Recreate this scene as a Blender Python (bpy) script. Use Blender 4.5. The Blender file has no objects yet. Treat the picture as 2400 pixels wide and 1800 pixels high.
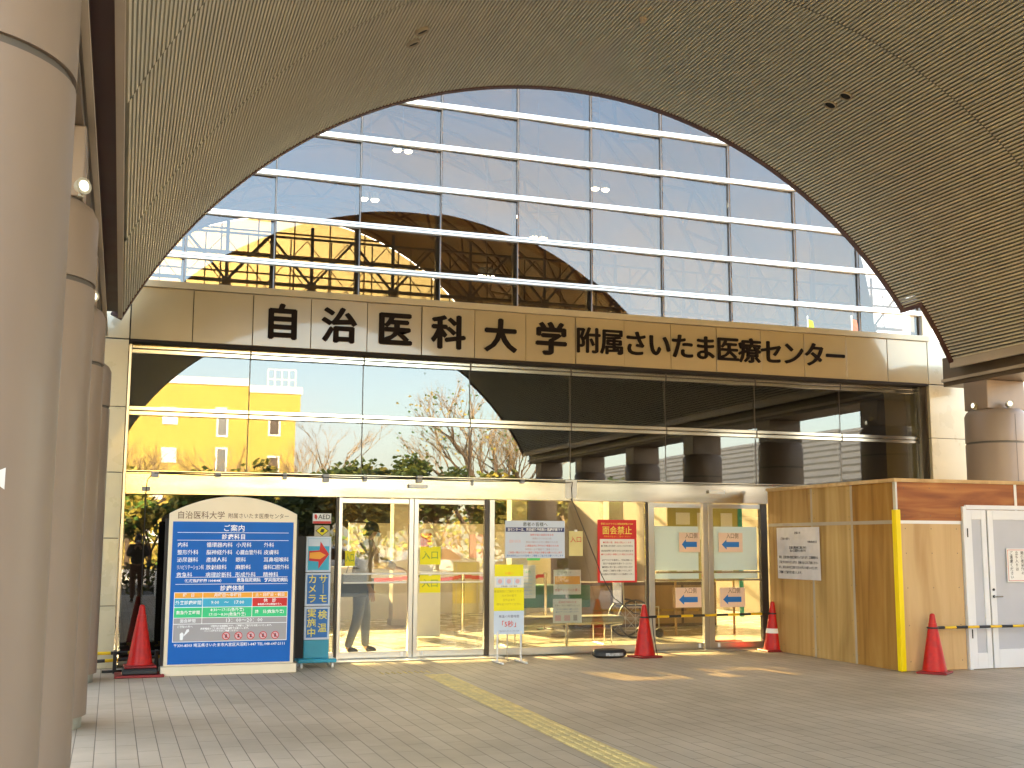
import bpy, bmesh, math, random
from mathutils import Vector, Matrix
R = math.radians
rnd = random.Random(7)
scn = bpy.context.scene
col = scn.collection

# ------------------------------------------------------------------ camera, sky, sun, exposure
YAW, PITCH, ROLL = 0.3287, 0.1365, 0.0034
fw = Vector((math.sin(YAW)*math.cos(PITCH), math.cos(YAW)*math.cos(PITCH), math.sin(PITCH)))
rt = Vector((math.cos(YAW), -math.sin(YAW), 0)); up = rt.cross(fw)
rt2 = math.cos(ROLL)*rt + math.sin(ROLL)*up; up2 = -math.sin(ROLL)*rt + math.cos(ROLL)*up
cd = bpy.data.cameras.new('camera'); cam = bpy.data.objects.new('camera', cd); col.objects.link(cam)
cd.sensor_fit = 'HORIZONTAL'; cd.sensor_width = 36; cd.lens = 2723.9/2400*36
cd.clip_start = .05; cd.clip_end = 2000
m = Matrix((rt2, up2, -fw)).transposed().to_4x4(); m.translation = Vector((-.103, -15.219, 1.52))
cam.matrix_world = m; scn.camera = cam

SUN_EL, SUN_AZ = R(20), R(-8.7)
w = bpy.data.worlds.new('World'); scn.world = w; w.use_nodes = True
nt = w.node_tree; N = nt.nodes; L = nt.links; N.clear()
def nn(t, **k):
    n = N.new(t)
    for a, b in k.items(): setattr(n, a, b)
    return n
sky = nn('ShaderNodeTexSky', sky_type='NISHITA', sun_disc=False, sun_elevation=SUN_EL, sun_rotation=SUN_AZ, altitude=20, air_density=1.0, dust_density=2.2, ozone_density=1.0)
tc = nn('ShaderNodeTexCoord'); mp = nn('ShaderNodeMapping'); mp.inputs['Scale'].default_value = (1.5, 1.5, 4.5)
mp.inputs['Location'].default_value = (.4, .2, .1)
nz = nn('ShaderNodeTexNoise'); nz.inputs['Scale'].default_value = 1.5; nz.inputs['Detail'].default_value = 8; nz.inputs['Roughness'].default_value = .58
rp = nn('ShaderNodeValToRGB'); rp.color_ramp.elements[0].position = .44; rp.color_ramp.elements[1].position = .80
hs = nn('ShaderNodeMixRGB', blend_type='MIX'); cl = nn('ShaderNodeMixRGB', blend_type='MIX'); cl.inputs['Fac'].default_value = .45
bw = nn('ShaderNodeRGBToBW'); sc_ = nn('ShaderNodeMixRGB', blend_type='MULTIPLY'); sc_.inputs['Fac'].default_value = 1
sc_.inputs['Color2'].default_value = (.92, .95, 1.0, 1)
bg = nn('ShaderNodeBackground'); bg.inputs['Strength'].default_value = .13; ow = nn('ShaderNodeOutputWorld')
L.new(tc.outputs['Generated'], mp.inputs['Vector']); L.new(mp.outputs['Vector'], nz.inputs['Vector']); L.new(nz.outputs['Fac'], rp.inputs['Fac'])
L.new(sky.outputs['Color'], bw.inputs['Color']); L.new(bw.outputs['Val'], sc_.inputs['Color1'])
L.new(rp.outputs['Color'], hs.inputs['Fac']); L.new(sky.outputs['Color'], hs.inputs['Color1']); L.new(sc_.outputs['Color'], hs.inputs['Color2'])
L.new(hs.outputs['Color'], bg.inputs['Color']); L.new(bg.outputs['Background'], ow.inputs['Surface'])

sl = bpy.data.lights.new('sun', 'SUN'); sl.energy = 4.5; sl.angle = R(.5); sl.color = (1, .84, .60)
so = bpy.data.objects.new('sun', sl); col.objects.link(so)
d = Vector((-math.sin(SUN_AZ)*math.cos(SUN_EL), -math.cos(SUN_AZ)*math.cos(SUN_EL), -math.sin(SUN_EL)))
so.rotation_euler = d.to_track_quat('-Z', 'Y').to_euler(); so.location = (0, 40, 30)
vs = scn.view_settings; vs.view_transform = 'Standard'; vs.look = 'None'; vs.gamma = 1; vs.exposure = 3.9
vs.use_white_balance = True; vs.white_balance_temperature = 7500; vs.white_balance_tint = 10
cy = scn.cycles; cy.max_bounces = 10; cy.diffuse_bounces = 5; cy.glossy_bounces = 5; cy.transparent_max_bounces = 40
cy.use_denoising = True; cy.caustics_reflective = False; cy.caustics_refractive = False; cy.sample_clamp_indirect = 8

# ------------------------------------------------------------------ materials
MATS = {}
def mat(name, c, rough=.6, metal=0, var=.10, vscale=3.0, bump=0, bscale=40, spec=.5, coat=0, stretch=(1, 1, 1), emit=None, es=0, dirt=None):
    if name in MATS: return MATS[name]
    M = bpy.data.materials.new(name); M.use_nodes = True; t = M.node_tree; n = t.nodes; l = t.links
    b = n['Principled BSDF']
    b.inputs['Roughness'].default_value = rough; b.inputs['Metallic'].default_value = metal
    b.inputs['Specular IOR Level'].default_value = spec; b.inputs['Coat Weight'].default_value = coat; b.inputs['Coat Roughness'].default_value = .03
    tc = n.new('ShaderNodeTexCoord'); mp = n.new('ShaderNodeMapping'); mp.inputs['Scale'].default_value = stretch
    l.new(tc.outputs['Object'], mp.inputs['Vector'])
    if var:
        z = n.new('ShaderNodeTexNoise'); z.inputs['Scale'].default_value = vscale; z.inputs['Detail'].default_value = 6
        l.new(mp.outputs['Vector'], z.inputs['Vector'])
        r = n.new('ShaderNodeValToRGB'); r.color_ramp.elements[0].position = .3; r.color_ramp.elements[1].position = .7
        lo = dirt if dirt else [x*(1-var*1.6) for x in c]
        r.color_ramp.elements[0].color = (*lo, 1); r.color_ramp.elements[1].color = (*[min(1, x*(1+var*.6)) for x in c], 1)
        l.new(z.outputs['Fac'], r.inputs['Fac']); l.new(r.outputs['Color'], b.inputs['Base Color'])
        rr = n.new('ShaderNodeMapRange'); rr.inputs['To Min'].default_value = max(0, rough-.08); rr.inputs['To Max'].default_value = min(1, rough+.1)
        l.new(z.outputs['Fac'], rr.inputs['Value']); l.new(rr.outputs['Result'], b.inputs['Roughness'])
    else: b.inputs['Base Color'].default_value = (*c, 1)
    if bump:
        z2 = n.new('ShaderNodeTexNoise'); z2.inputs['Scale'].default_value = bscale; z2.inputs['Detail'].default_value = 4
        l.new(mp.outputs['Vector'], z2.inputs['Vector'])
        bp = n.new('ShaderNodeBump'); bp.inputs['Strength'].default_value = bump; bp.inputs['Distance'].default_value = .01
        l.new(z2.outputs['Fac'], bp.inputs['Height']); l.new(bp.outputs['Normal'], b.inputs['Normal'])
    if emit: b.inputs['Emission Color'].default_value = (*emit, 1); b.inputs['Emission Strength'].default_value = es
    MATS[name] = M; return M

def glass(name, refl, tint, frost=None):
    M = bpy.data.materials.new(name); M.use_nodes = True; t = M.node_tree; n = t.nodes; l = t.links; n.clear()
    o = n.new('ShaderNodeOutputMaterial'); tr = n.new('ShaderNodeBsdfTransparent'); tr.inputs['Color'].default_value = (*tint, 1)
    g = n.new('ShaderNodeBsdfGlossy'); g.inputs['Roughness'].default_value = 0; g.inputs['Color'].default_value = (.97, .98, 1, 1)
    f = n.new('ShaderNodeLayerWeight'); f.inputs['Blend'].default_value = .12
    a = n.new('ShaderNodeMath'); a.operation = 'ADD'; a.use_clamp = True; a.inputs[1].default_value = refl
    mx = n.new('ShaderNodeMixShader'); l.new(f.outputs['Fresnel'], a.inputs[0]); l.new(a.outputs['Value'], mx.inputs['Fac'])
    l.new(tr.outputs['BSDF'], mx.inputs[1]); l.new(g.outputs['BSDF'], mx.inputs[2]); last = mx
    if frost:
        df = n.new('ShaderNodeBsdfDiffuse'); df.inputs['Color'].default_value = (*frost, 1); tl = n.new('ShaderNodeBsdfTranslucent'); tl.inputs['Color'].default_value = (*frost, 1)
        m1 = n.new('ShaderNodeMixShader'); m1.inputs['Fac'].default_value = .22; l.new(df.outputs['BSDF'], m1.inputs[1]); l.new(tl.outputs['BSDF'], m1.inputs[2])
        m2 = n.new('ShaderNodeMixShader'); m2.inputs['Fac'].default_value = .80; l.new(mx.outputs['Shader'], m2.inputs[1]); l.new(m1.outputs['Shader'], m2.inputs[2]); last = m2
    l.new(last.outputs['Shader'], o.inputs['Surface']); MATS[name] = M; return M

def paving_mat():
    M = bpy.data.materials.new('paving tiles'); M.use_nodes = True; t = M.node_tree; n = t.nodes; l = t.links; b = n['Principled BSDF']
    tc = n.new('ShaderNodeTexCoord'); mp = n.new('ShaderNodeMapping'); mp.inputs['Rotation'].default_value = (0, 0, R(90))
    l.new(tc.outputs['Object'], mp.inputs['Vector'])
    br = n.new('ShaderNodeTexBrick'); br.offset = .5; br.inputs['Scale'].default_value = 1; br.inputs['Brick Width'].default_value = .60; br.inputs['Row Height'].default_value = .15
    br.inputs['Mortar Size'].default_value = .0035; br.inputs['Mortar Smooth'].default_value = .2
    br.inputs['Color1'].default_value = (.50, .395, .285, 1); br.inputs['Color2'].default_value = (.56, .447, .328, 1); br.inputs['Mortar'].default_value = (.19, .14, .10, 1)
    l.new(mp.outputs['Vector'], br.inputs['Vector'])
    z = n.new('ShaderNodeTexNoise'); z.inputs['Scale'].default_value = .55; z.inputs['Detail'].default_value = 8; z.inputs['Roughness'].default_value = .65
    l.new(tc.outputs['Object'], z.inputs['Vector'])
    r = n.new('ShaderNodeValToRGB'); r.color_ramp.elements[0].position = .3; r.color_ramp.elements[0].color = (.72, .71, .69, 1); r.color_ramp.elements[1].position = .68; r.color_ramp.elements[1].color = (1.1, 1.1, 1.1, 1)
    l.new(z.outputs['Fac'], r.inputs['Fac'])
    mu = n.new('ShaderNodeMixRGB'); mu.blend_type = 'MULTIPLY'; mu.inputs['Fac'].default_value = 1
    l.new(br.outputs['Color'], mu.inputs['Color1']); l.new(r.outputs['Color'], mu.inputs['Color2']); l.new(mu.outputs['Color'], b.inputs['Base Color'])
    b.inputs['Roughness'].default_value = .62; b.inputs['Specular IOR Level'].default_value = .35
    bp = n.new('ShaderNodeBump'); bp.inputs['Strength'].default_value = .5; bp.inputs['Distance'].default_value = .004; bp.invert = True
    l.new(br.outputs['Fac'], bp.inputs['Height']); l.new(bp.outputs['Normal'], b.inputs['Normal'])
    MATS['paving tiles'] = M; return M

def wood_mat(name, c1, c2, c3, seed=0., sx=4., sz=.42):
    M = bpy.data.materials.new(name); M.use_nodes = True; t = M.node_tree; n = t.nodes; l = t.links; b = n['Principled BSDF']
    tc = n.new('ShaderNodeTexCoord'); mp = n.new('ShaderNodeMapping'); mp.inputs['Scale'].default_value = (sx, sx, sz); mp.inputs['Location'].default_value = (seed, seed*2, seed*.7)
    l.new(tc.outputs['Object'], mp.inputs['Vector'])
    z = n.new('ShaderNodeTexNoise'); z.inputs['Scale'].default_value = 1.3; z.inputs['Detail'].default_value = 5; z.inputs['Distortion'].default_value = .7
    l.new(mp.outputs['Vector'], z.inputs['Vector'])
    wv = n.new('ShaderNodeTexWave'); wv.wave_type = 'RINGS'; wv.inputs['Scale'].default_value = .7; wv.inputs['Distortion'].default_value = 6; wv.inputs['Detail'].default_value = 3
    l.new(mp.outputs['Vector'], wv.inputs['Vector'])
    mx = n.new('ShaderNodeMixRGB'); mx.inputs['Fac'].default_value = .06; l.new(z.outputs['Fac'], mx.inputs['Color1']); l.new(wv.outputs['Fac'], mx.inputs['Color2'])
    r = n.new('ShaderNodeValToRGB'); e = r.color_ramp.elements; e[0].position = .3; e[0].color = (*c1, 1); e[1].position = .72; e[1].color = (*c3, 1); k = e.new(.5); k.color = (*c2, 1)
    l.new(mx.outputs['Color'], r.inputs['Fac']); l.new(r.outputs['Color'], b.inputs['Base Color']); b.inputs['Roughness'].default_value = .55; b.inputs['Specular IOR Level'].default_value = .3
    MATS[name] = M; return M

slat = mat('beige slats', (.50, .46, .355), .5, var=.05)
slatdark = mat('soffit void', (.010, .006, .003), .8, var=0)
maroon = mat('maroon steel', (.085, .028, .018), .5, var=.1)
beamc = mat('bronze beam', (.12, .085, .055), .45, var=.15, vscale=2)
trimc = mat('beige trim', (.42, .34, .25), .5, var=.06)
colm = mat('column coating', (.275, .202, .148), .48, var=.09, vscale=2.2, coat=.04, stretch=(1, 1, .35))
basem = mat('column base concrete', (.33, .32, .25), .8, var=.15, vscale=8, bump=.2)
jointm = mat('joint', (.12, .10, .08), .7, var=.1)
fascm = mat('beige enamel panel', (.43, .335, .20), .16, var=.02, coat=.5, spec=.4)
capm = mat('beige cap', (.50, .42, .29), .4, var=.04)
pierm = mat('pier panel', (.58, .50, .34), .28, var=.04, coat=.35)
darkgap = mat('dark gap', (.02, .012, .01), .8, var=0)
ink = mat('dark brown lettering', (.012, .006, .004), .6, var=0, spec=.12)
alu = mat('brushed aluminium', (.56, .53, .48), .3, 1, var=0)
railm = mat('pale rail', (.88, .88, .86), .35, 0, var=.03)
steel = mat('stainless steel', (.60, .56, .48), .16, 1, var=.10, vscale=1.2, stretch=(1, 1, 6))
white = mat('white paint', (.80, .79, .77), .45, var=.03)
frame_dark = mat('dark frame', (.07, .05, .035), .4, var=.1)
gl_up = glass('clerestory glass', .055, (.46, .46, .45))
gl_low = glass('facade glass', .067, (.55, .57, .55))
gl_door = glass('door glass', .085, (.90, .92, .88))
gl_frost = glass('frosted film', .05, (.8, .9, .9), frost=(.74, .84, .86))
gl_clear = glass('gable glass', .03, (.90, .86, .72)); gl_tint = glass('tinted gable glass', .03, (.42, .36, .23))

# ------------------------------------------------------------------ mesh builder
def text_mesh(s, size, extrude=0, bold=0, align='CENTER', sp=1.0, line=1.0):
    c = bpy.data.curves.new('t', 'FONT'); c.body = s; c.size = size; c.extrude = extrude; c.align_x = align; c.align_y = 'CENTER'
    c.offset = bold; c.space_character = sp; c.space_line = line; c.resolution_u = 3 if size > .2 else (2 if size > .07 else 1)
    o = bpy.data.objects.new('t', c); col.objects.link(o)
    dg = bpy.context.evaluated_depsgraph_get(); me = bpy.data.meshes.new_from_object(o.evaluated_get(dg))
    bpy.data.objects.remove(o); bpy.data.curves.remove(c); return me
FRONT = Matrix.Rotation(R(90), 4, 'X')          # text plane -> facing -Y
class MB:
    def __init__(s): s.v = []; s.f = []; s.mi = []; s.mats = []; s.cur = 0; s.M = Matrix.Identity(4)
    def m(s, mt):
        if mt not in s.mats: s.mats.append(mt)
        s.cur = s.mats.index(mt); return s
    def add(s, vs, fs):
        b = len(s.v); s.v += [tuple(s.M @ Vector(p)) for p in vs]; s.f += [tuple(b+i for i in f) for f in fs]; s.mi += [s.cur]*len(fs)
    def box(s, x0, x1, y0, y1, z0, z1):
        s.add([(x0, y0, z0), (x1, y0, z0), (x1, y1, z0), (x0, y1, z0), (x0, y0, z1), (x1, y0, z1), (x1, y1, z1), (x0, y1, z1)],
              [(0, 3, 2, 1), (4, 5, 6, 7), (0, 1, 5, 4), (1, 2, 6, 5), (2, 3, 7, 6), (3, 0, 4, 7)]); return s
    def quad(s, *p): s.add(p, [tuple(range(len(p)))]); return s
    def rect(s, x0, x1, z0, z1, y):      # facing -Y
        return s.quad((x0, y, z0), (x1, y, z0), (x1, y, z1), (x0, y, z1))
    def tube(s, pts, r, n=8, caps=True):
        pts = [Vector(p) for p in pts]; rs = r if isinstance(r, (list, tuple)) else [r]*len(pts); vs = []; fs = []
        for i, p in enumerate(pts):
            a = pts[max(i-1, 0)]; b = pts[min(i+1, len(pts)-1)]; dd = (b-a).normalized()
            u = dd.cross(Vector((0, 0, 1)));  u = u.normalized() if u.length > 1e-3 else Vector((1, 0, 0)); v = dd.cross(u)
            vs += [p+rs[i]*(math.cos(2*math.pi*k/n)*u+math.sin(2*math.pi*k/n)*v) for k in range(n)]
        for i in range(len(pts)-1):
            for k in range(n): fs.append((i*n+k, i*n+(k+1) % n, (i+1)*n+(k+1) % n, (i+1)*n+k))
        if caps: fs.append(tuple(range(n))[::-1]); fs.append(tuple((len(pts)-1)*n+k for k in range(n)))
        s.add(vs, fs); return s
    def lathe(s, prof, n=32, cx=0, cyy=0, z0=0):
        vs = []; fs = []
        for r_, z in prof: vs += [(cx+r_*math.cos(2*math.pi*k/n), cyy+r_*math.sin(2*math.pi*k/n), z0+z) for k in range(n)]
        for i in range(len(prof)-1):
            for k in range(n): fs.append((i*n+k, i*n+(k+1) % n, (i+1)*n+(k+1) % n, (i+1)*n+k))
        fs.append(tuple(range(n))[::-1]); fs.append(tuple((len(prof)-1)*n+k for k in range(n)))
        s.add(vs, fs); return s
    def prism(s, poly, y0, y1):          # poly in (x,z), extruded along Y
        n = len(poly); vs = [(x, y0, z) for x, z in poly]+[(x, y1, z) for x, z in poly]
        s.add(vs, [tuple(range(n)), tuple(range(n, 2*n))[::-1]]+[(i, i+n, (i+1) % n+n, (i+1) % n) for i in range(n)]); return s
    def text(s, t, x, y, z, size, bold=0, extrude=0, align='CENTER', sp=1., line=1., M=None, fitw=None):
        me = text_mesh(t, size, extrude, bold, align, sp, line)
        k = 1
        if fitw and me.vertices:
            xs = [v.co.x for v in me.vertices]; k = min(1, fitw/(max(xs)-min(xs)+1e-6))
        T = (M or Matrix.Translation((x, y, z)) @ FRONT) @ Matrix.Diagonal((k, 1, 1, 1))
        s.add([T @ v.co for v in me.vertices], [tuple(p.vertices) for p in me.polygons]); bpy.data.meshes.remove(me); return s
    def build(s, name, parent=None, mt=None, smooth=None, loc=None, bevel=0):
        me = bpy.data.meshes.new(name); me.from_pydata(s.v, [], s.f)
        for q in (s.mats or [mt]): me.materials.append(q)
        if s.mats: me.polygons.foreach_set('material_index', s.mi)
        if smooth is not None:
            me.polygons.foreach_set('use_smooth', [True]*len(me.polygons)); me.set_sharp_from_angle(angle=R(smooth))
        me.update(); o = bpy.data.objects.new(name, me); col.objects.link(o)
        if parent: o.parent = parent
        if loc: o.location = loc
        if bevel:
            b = o.modifiers.new('bevel', 'BEVEL'); b.width = bevel; b.segments = 2; b.limit_method = 'ANGLE'; b.angle_limit = R(40)
        return o
def empty(name, loc, label, cat, group=None, rz=0):
    o = bpy.data.objects.new(name, None); o.empty_display_size = .2; col.objects.link(o); o.location = loc; o.rotation_euler.z = rz
    return tag(o, label, cat, group)
def tag(o, label, cat, group=None):
    o['label'] = label; o['category'] = cat
    if group: o['group'] = group
    return o
def struct(o): o['kind'] = 'structure'; return o
def copy_tree(o, parent=None):
    c = o.copy(); col.objects.link(c)
    if parent: c.parent = parent
    for ch in list(o.children): copy_tree(ch, c)
    return c

# ------------------------------------------------------------------ ground and setting
pv = paving_mat()
g = MB().m(pv); g.quad((-30, -19.4, 0), (40, -19.4, 0), (40, 0.1, 0), (-30, .1, 0)); struct(g.build('pavement'))
grd = mat('pale ground', (.40, .355, .28), .9, var=.2, vscale=.3)
g = MB().m(grd); g.quad((-900, -900, -.12), (900, -900, -.12), (900, 900, -.12), (-900, 900, -.12)); struct(g.build('ground'))
asp = mat('asphalt', (.10, .095, .09), .85, var=.2, vscale=1.5)
g = MB().m(asp); g.quad((-60, -31, -.112), (70, -31, -.112), (70, -23, -.112), (-60, -23, -.112)); struct(g.build('road'))
g = MB().m(mat('kerb stone', (.5, .48, .44), .8)); g.box(-30, 40, -19.7, -19.405, -.11, .012); struct(g.build('kerb'))
# interior floor
g = MB().m(mat('lobby floor', (.68, .63, .50), .25, var=.05, coat=.3)); g.box(-2.4, 13.4, .36, 25, -.05, .006); struct(g.build('lobby_floor'))
# tactile strip (rows of raised bars) and short dotted row
tact = mat('worn yellow tactile paving', (.72, .55, .22), .7, var=.25, vscale=6, dirt=(.55, .42, .20))
g = MB().m(tact)
def tp(u, v): # u across 0..1, v along 0..1
    a = (3.41+(3.14-3.41)*v, -1.75-8.2*v); return (a[0]+.30*u, a[1])
for k in range(27):
    v0 = k/27; v1 = (k+1)/27-.0012
    a, b, c, dd = tp(0, v0), tp(1, v0), tp(1, v1), tp(0, v1)
    g.quad((*a, .004), (*dd, .004), (*c, .004), (*b, .004))
    for q in range(4):
        for hh in range(2):
            u0 = .07+q*.245; u1 = u0+.11; w0 = v0+(v1-v0)*(.04+.5*hh); w1 = w0+(v1-v0)*.43
            p = [tp(u0, w0), tp(u0, w1), tp(u1, w1), tp(u1, w0)]
            pi = [tp(u0+.025, w0+.001), tp(u0+.025, w1-.001), tp(u1-.025, w1-.001), tp(u1-.025, w0+.001)]
            g.add([(*x, .004) for x in p]+[(*x, .009) for x in pi], [(4, 5, 6, 7), (0, 1, 5, 4), (1, 2, 6, 5), (2, 3, 7, 6), (3, 0, 4, 7)])
struct(g.build('tactile_path'))
g = MB().m(tact)
for i in range(9):
    for j in range(3): g.lathe([(.017, 0), (.012, .006)], 8, 2.98+i*.07, -1.40-j*.075, .002)
struct(g.build('tactile_dots'))

# ------------------------------------------------------------------ canopy
X0, Z0, RV = 5.884, 1.286, 6.70
YB, YF = -.30, -18.6
A0, A1 = R(26.9), R(153.2)
canopy = empty('canopy', (X0, -9.4, 0), 'huge barrel vaulted entrance canopy with a beige slatted underside on round columns', 'canopy')
def P(r_, a): return (X0+r_*math.cos(a), Z0+r_*math.sin(a))
class PM(MB):       # builds in world coordinates under a parent that sits elsewhere
    def build(s, name, parent=None, **k):
        if parent: s.v = [(x-parent.location.x, y-parent.location.y, z-parent.location.z) for x, y, z in s.v]
        return super().build(name, parent, **k)
ns = 288; da = (A1-A0)/ns
seams = [YB-.1, -4.0, -7.65, -11.3, -14.95, YF+.05]
g = PM().m(slat)
for si in range(5):
    ya, yb = seams[si]-(.006 if si else 0), seams[si+1]+.006
    off = .5*da if si % 2 else 0
    for i in range(ns):
        a = A0+i*da+off; aw = a+da*.56
        if aw > A1: continue
        y0 = ya
        if si == 0 and a < R(35.2): y0 = -.74
        p = [P(RV+.045, a), P(RV, a+.01*da), P(RV, aw-.01*da), P(RV+.045, aw)]
        g.add([(x, y0, z) for x, z in p]+[(x, yb, z) for x, z in p], [(0, 1, 5, 4), (1, 2, 6, 5), (2, 3, 7, 6)])
g.build('slatted_soffit', canopy)
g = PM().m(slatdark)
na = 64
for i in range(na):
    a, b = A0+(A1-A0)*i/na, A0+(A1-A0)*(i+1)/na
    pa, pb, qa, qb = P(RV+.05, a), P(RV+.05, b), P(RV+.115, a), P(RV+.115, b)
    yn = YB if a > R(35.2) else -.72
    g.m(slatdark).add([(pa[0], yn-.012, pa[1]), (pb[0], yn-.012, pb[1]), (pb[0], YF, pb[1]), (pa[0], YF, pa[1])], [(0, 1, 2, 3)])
    g.m(beamc).add([(qa[0], yn, qa[1]), (qb[0], yn, qb[1]), (qb[0], YF, qb[1]), (qa[0], YF, qa[1])], [(3, 2, 1, 0)])
    g.m(trimc).add([(pa[0], YF, pa[1]), (pb[0], YF, pb[1]), (qb[0], YF, qb[1]), (qa[0], YF, qa[1])], [(0, 1, 2, 3)])
g.build('roof_shell', canopy)
g = PM().m(maroon)
def rim(aa, ab, ya, yb, n):
    for i in range(n):
        a, b = aa+(ab-aa)*i/n, aa+(ab-aa)*(i+1)/n
        q = [P(RV-.012, a), P(RV-.012, b), P(RV+.13, b), P(RV+.13, a)]
        g.add([(x, ya, z) for x, z in q]+[(x, yb, z) for x, z in q], [(0, 1, 2, 3)[::-1], (4, 5, 6, 7), (0, 1, 5, 4), (2, 3, 7, 6), (1, 2, 6, 5), (3, 0, 4, 7)])
rim(R(34.9), A1+.01, YB-.10, YB, 72); rim(A0-.01, R(35.4), -.84, -.74, 8)
a_ = P(RV-.012, R(35.2)); b_ = P(RV+.13, R(35.2))
g.add([(a_[0], -.84, a_[1]-.05), (b_[0], -.84, b_[1]-.02), (b_[0], -.31, b_[1]-.02), (a_[0], -.31, a_[1]-.05), (a_[0], -.84, a_[1]+.05), (b_[0], -.84, b_[1]+.08), (b_[0], -.31, b_[1]+.08), (a_[0], -.31, a_[1]+.05)],
      [(0, 1, 2, 3), (7, 6, 5, 4), (0, 4, 5, 1), (3, 2, 6, 7), (0, 3, 7, 4), (1, 5, 6, 2)])
g.build('end_rim', canopy)
g = PM().m(maroon); rim(A0-.01, A1+.01, YF-.1, YF+.02, 48); g.build('front_rim', canopy)
for sgn, nm in ((-1, 'edge_beam'), (1, 'edge_beam')):
    xe = X0+sgn*5.98
    def bx(mt, a, b, z0, z1, y1=YB+.02): 
        lo, hi = sorted((xe+sgn*a, xe+sgn*b)); g.m(mt).box(lo, hi, YF-.05, y1, z0, z1)
    g = PM(); bx(beamc, .22, .98, 3.965, 4.42, -.32); g.build('edge_beam', canopy, bevel=.01)
    g = PM(); bx(trimc, .005, .055, 4.19, 4.335, -.76); bx(maroon, .056, .215, 4.26, 4.32, -.77); g.build('edge_trim', canopy)
    g = PM(); bx(trimc, .165, .205, 4.03, 4.075, -.35); g.build('drip_edge', canopy)

canopy.rotation_euler.z = R(-.4); canopy.location.x -= 9.1*math.sin(R(.4))
# downlights and sensor under the vault
def fixture(px_ang, y, label, cat, name, group=None, lit=False):
    a = px_ang; p = P(RV, a); o = empty(name, (p[0], y, p[1]), label, cat, group)
    o.rotation_euler = (0, math.pi/2-a, 0)
    r0 = .088
    b = MB().m(trimc).lathe([(r0, .02), (r0, -.020), (r0-.012, -.030), (r0-.019, -.020), (r0-.019, -.0005), (.01, -.0004)], 20); b.build('trim_ring', o, smooth=40)
    b = MB().m(slatdark).lathe([(r0-.020, -.001), (r0-.020, -.010), (.02, -.0101)], 20); b.build('recess_disc', o, smooth=40)  # flat black disc over the slats, painted in place of the dark hole
fixture(R(64.94), -2.50, 'recessed round downlight in the right of the slatted vault, lower one of the pair', 'ceiling light', 'downlight', 'recessed downlights in the vault')
fixture(R(64.89), -2.84, 'recessed round downlight in the right of the slatted vault, upper one of the pair', 'ceiling light', 'downlight', 'recessed downlights in the vault')
fixture(R(115.9), -2.62, 'recessed round downlight in the left of the slatted vault, lower one of the pair', 'ceiling light', 'downlight', 'recessed downlights in the vault')
fixture(R(115.7), -2.95, 'recessed round downlight in the left of the slatted vault, upper one of the pair', 'ceiling light', 'downlight', 'recessed downlights in the vault')
p = P(RV, R(90.4)); o = empty('ceiling_sensor', (p[0], -2.79, p[1]), 'small pale round sensor on the crown of the slatted vault', 'sensor')
MB().m(trimc).lathe([(.055, .01), (.055, -.02), (.04, -.05), (.015, -.06)], 16).build('sensor_body', o, smooth=50)

# ------------------------------------------------------------------ columns
CY = [-1.3, -4.6, -7.9, -11.2, -14.75, -18.1]
ZB = 3.03
def make_column(name, label):
    o = empty(name, (0, 0, 0), label, 'column', 'round columns carrying the canopy')
    r_ = .44
    MB().m(colm).lathe([(r_, .10), (r_, ZB-.016)], 64).build('shaft', o, smooth=40)
    MB().m(colm).lathe([(r_, ZB+.016), (r_, 3.44), (r_-.03, 3.50), (r_-.07, 3.53)], 64).build('shaft_head', o, smooth=50)
    MB().m(jointm).lathe([(r_-.014, ZB-.0155), (r_-.014, ZB+.0155)], 64).build('joint_band', o, smooth=40)
    MB().m(basem).lathe([(r_-.035, 0), (r_-.035, .098)], 48).build('base', o, smooth=40)
    MB().m(colm).box(-.35, .35, -.25, .25, 3.531, 3.963).build('neck', o, bevel=.012)
    a = R(-94); b = MB().m(jointm)
    for z0, z1 in ((.10, ZB-.016), (ZB+.016, 3.44)): b.add([((r_+.0015)*math.cos(a+k), (r_+.0015)*math.sin(a+k), z) for z in (z0, z1) for k in (-.012, .012)], [(0, 1, 3, 2)])
    b.build('seam', o)
    return o
col0 = make_column('column', '')
LX = {0: -.63, 1: -.675, 2: -.705, 3: -.725, 4: -.73, 5: -.73}
names_l = ['beige round column fourth in the left row, nearest the facade', 'beige round column third in the left row from the camera', 'beige round column second in the left row, behind the nearest one',
           'beige round column at the left edge, nearest the camera, with a paper notice', 'beige round column of the left row behind the camera', 'beige round column at the front left corner of the canopy']
names_r = ['brown round column beside the right facade pier, behind the plywood hoarding', 'brown round column second from the facade in the right row', 'brown round column third from the facade in the right row',
           'brown round column fourth from the facade in the right row', 'brown round column fifth from the facade in the right row', 'brown round column at the front right corner of the canopy']
for i, y in enumerate(CY):
    for sgn in (-1, 1):
        c = col0 if (i == 0 and sgn < 0) else copy_tree(col0)
        c.location = (LX[i] if sgn < 0 else 12.42, y + (.22 if sgn > 0 and i == 0 else 0), 0)
        c['label'] = (names_l if sgn < 0 else names_r)[i]
lens = mat('lamp lens', (.75, .80, .70), .15, var=0, emit=(1, .97, .8), es=.25)
lampb = mat('lamp body', (.45, .42, .34), .4, var=.05)
def make_spot():
    o = empty('spotlight', (0, 0, 0), '', 'spotlight', 'spotlights on the column heads')
    MB().m(lampb).box(-.03, .03, -.05, .05, 0, .05).build('bracket', o, bevel=.004)
    b = MB().m(lampb); b.tube([(0, .10, .09), (0, -.04, .10), (0, -.075, .101)], [.05, .075, .082], 20); b.build('lamp_head', o, smooth=40)
    b = MB().m(lens); b.tube([(0, -.0755, .1012), (0, -.081, .1014)], [.052, .04], 20); b.build('lens', o, smooth=40)
    return o
sp0 = make_spot(); first = True
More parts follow.
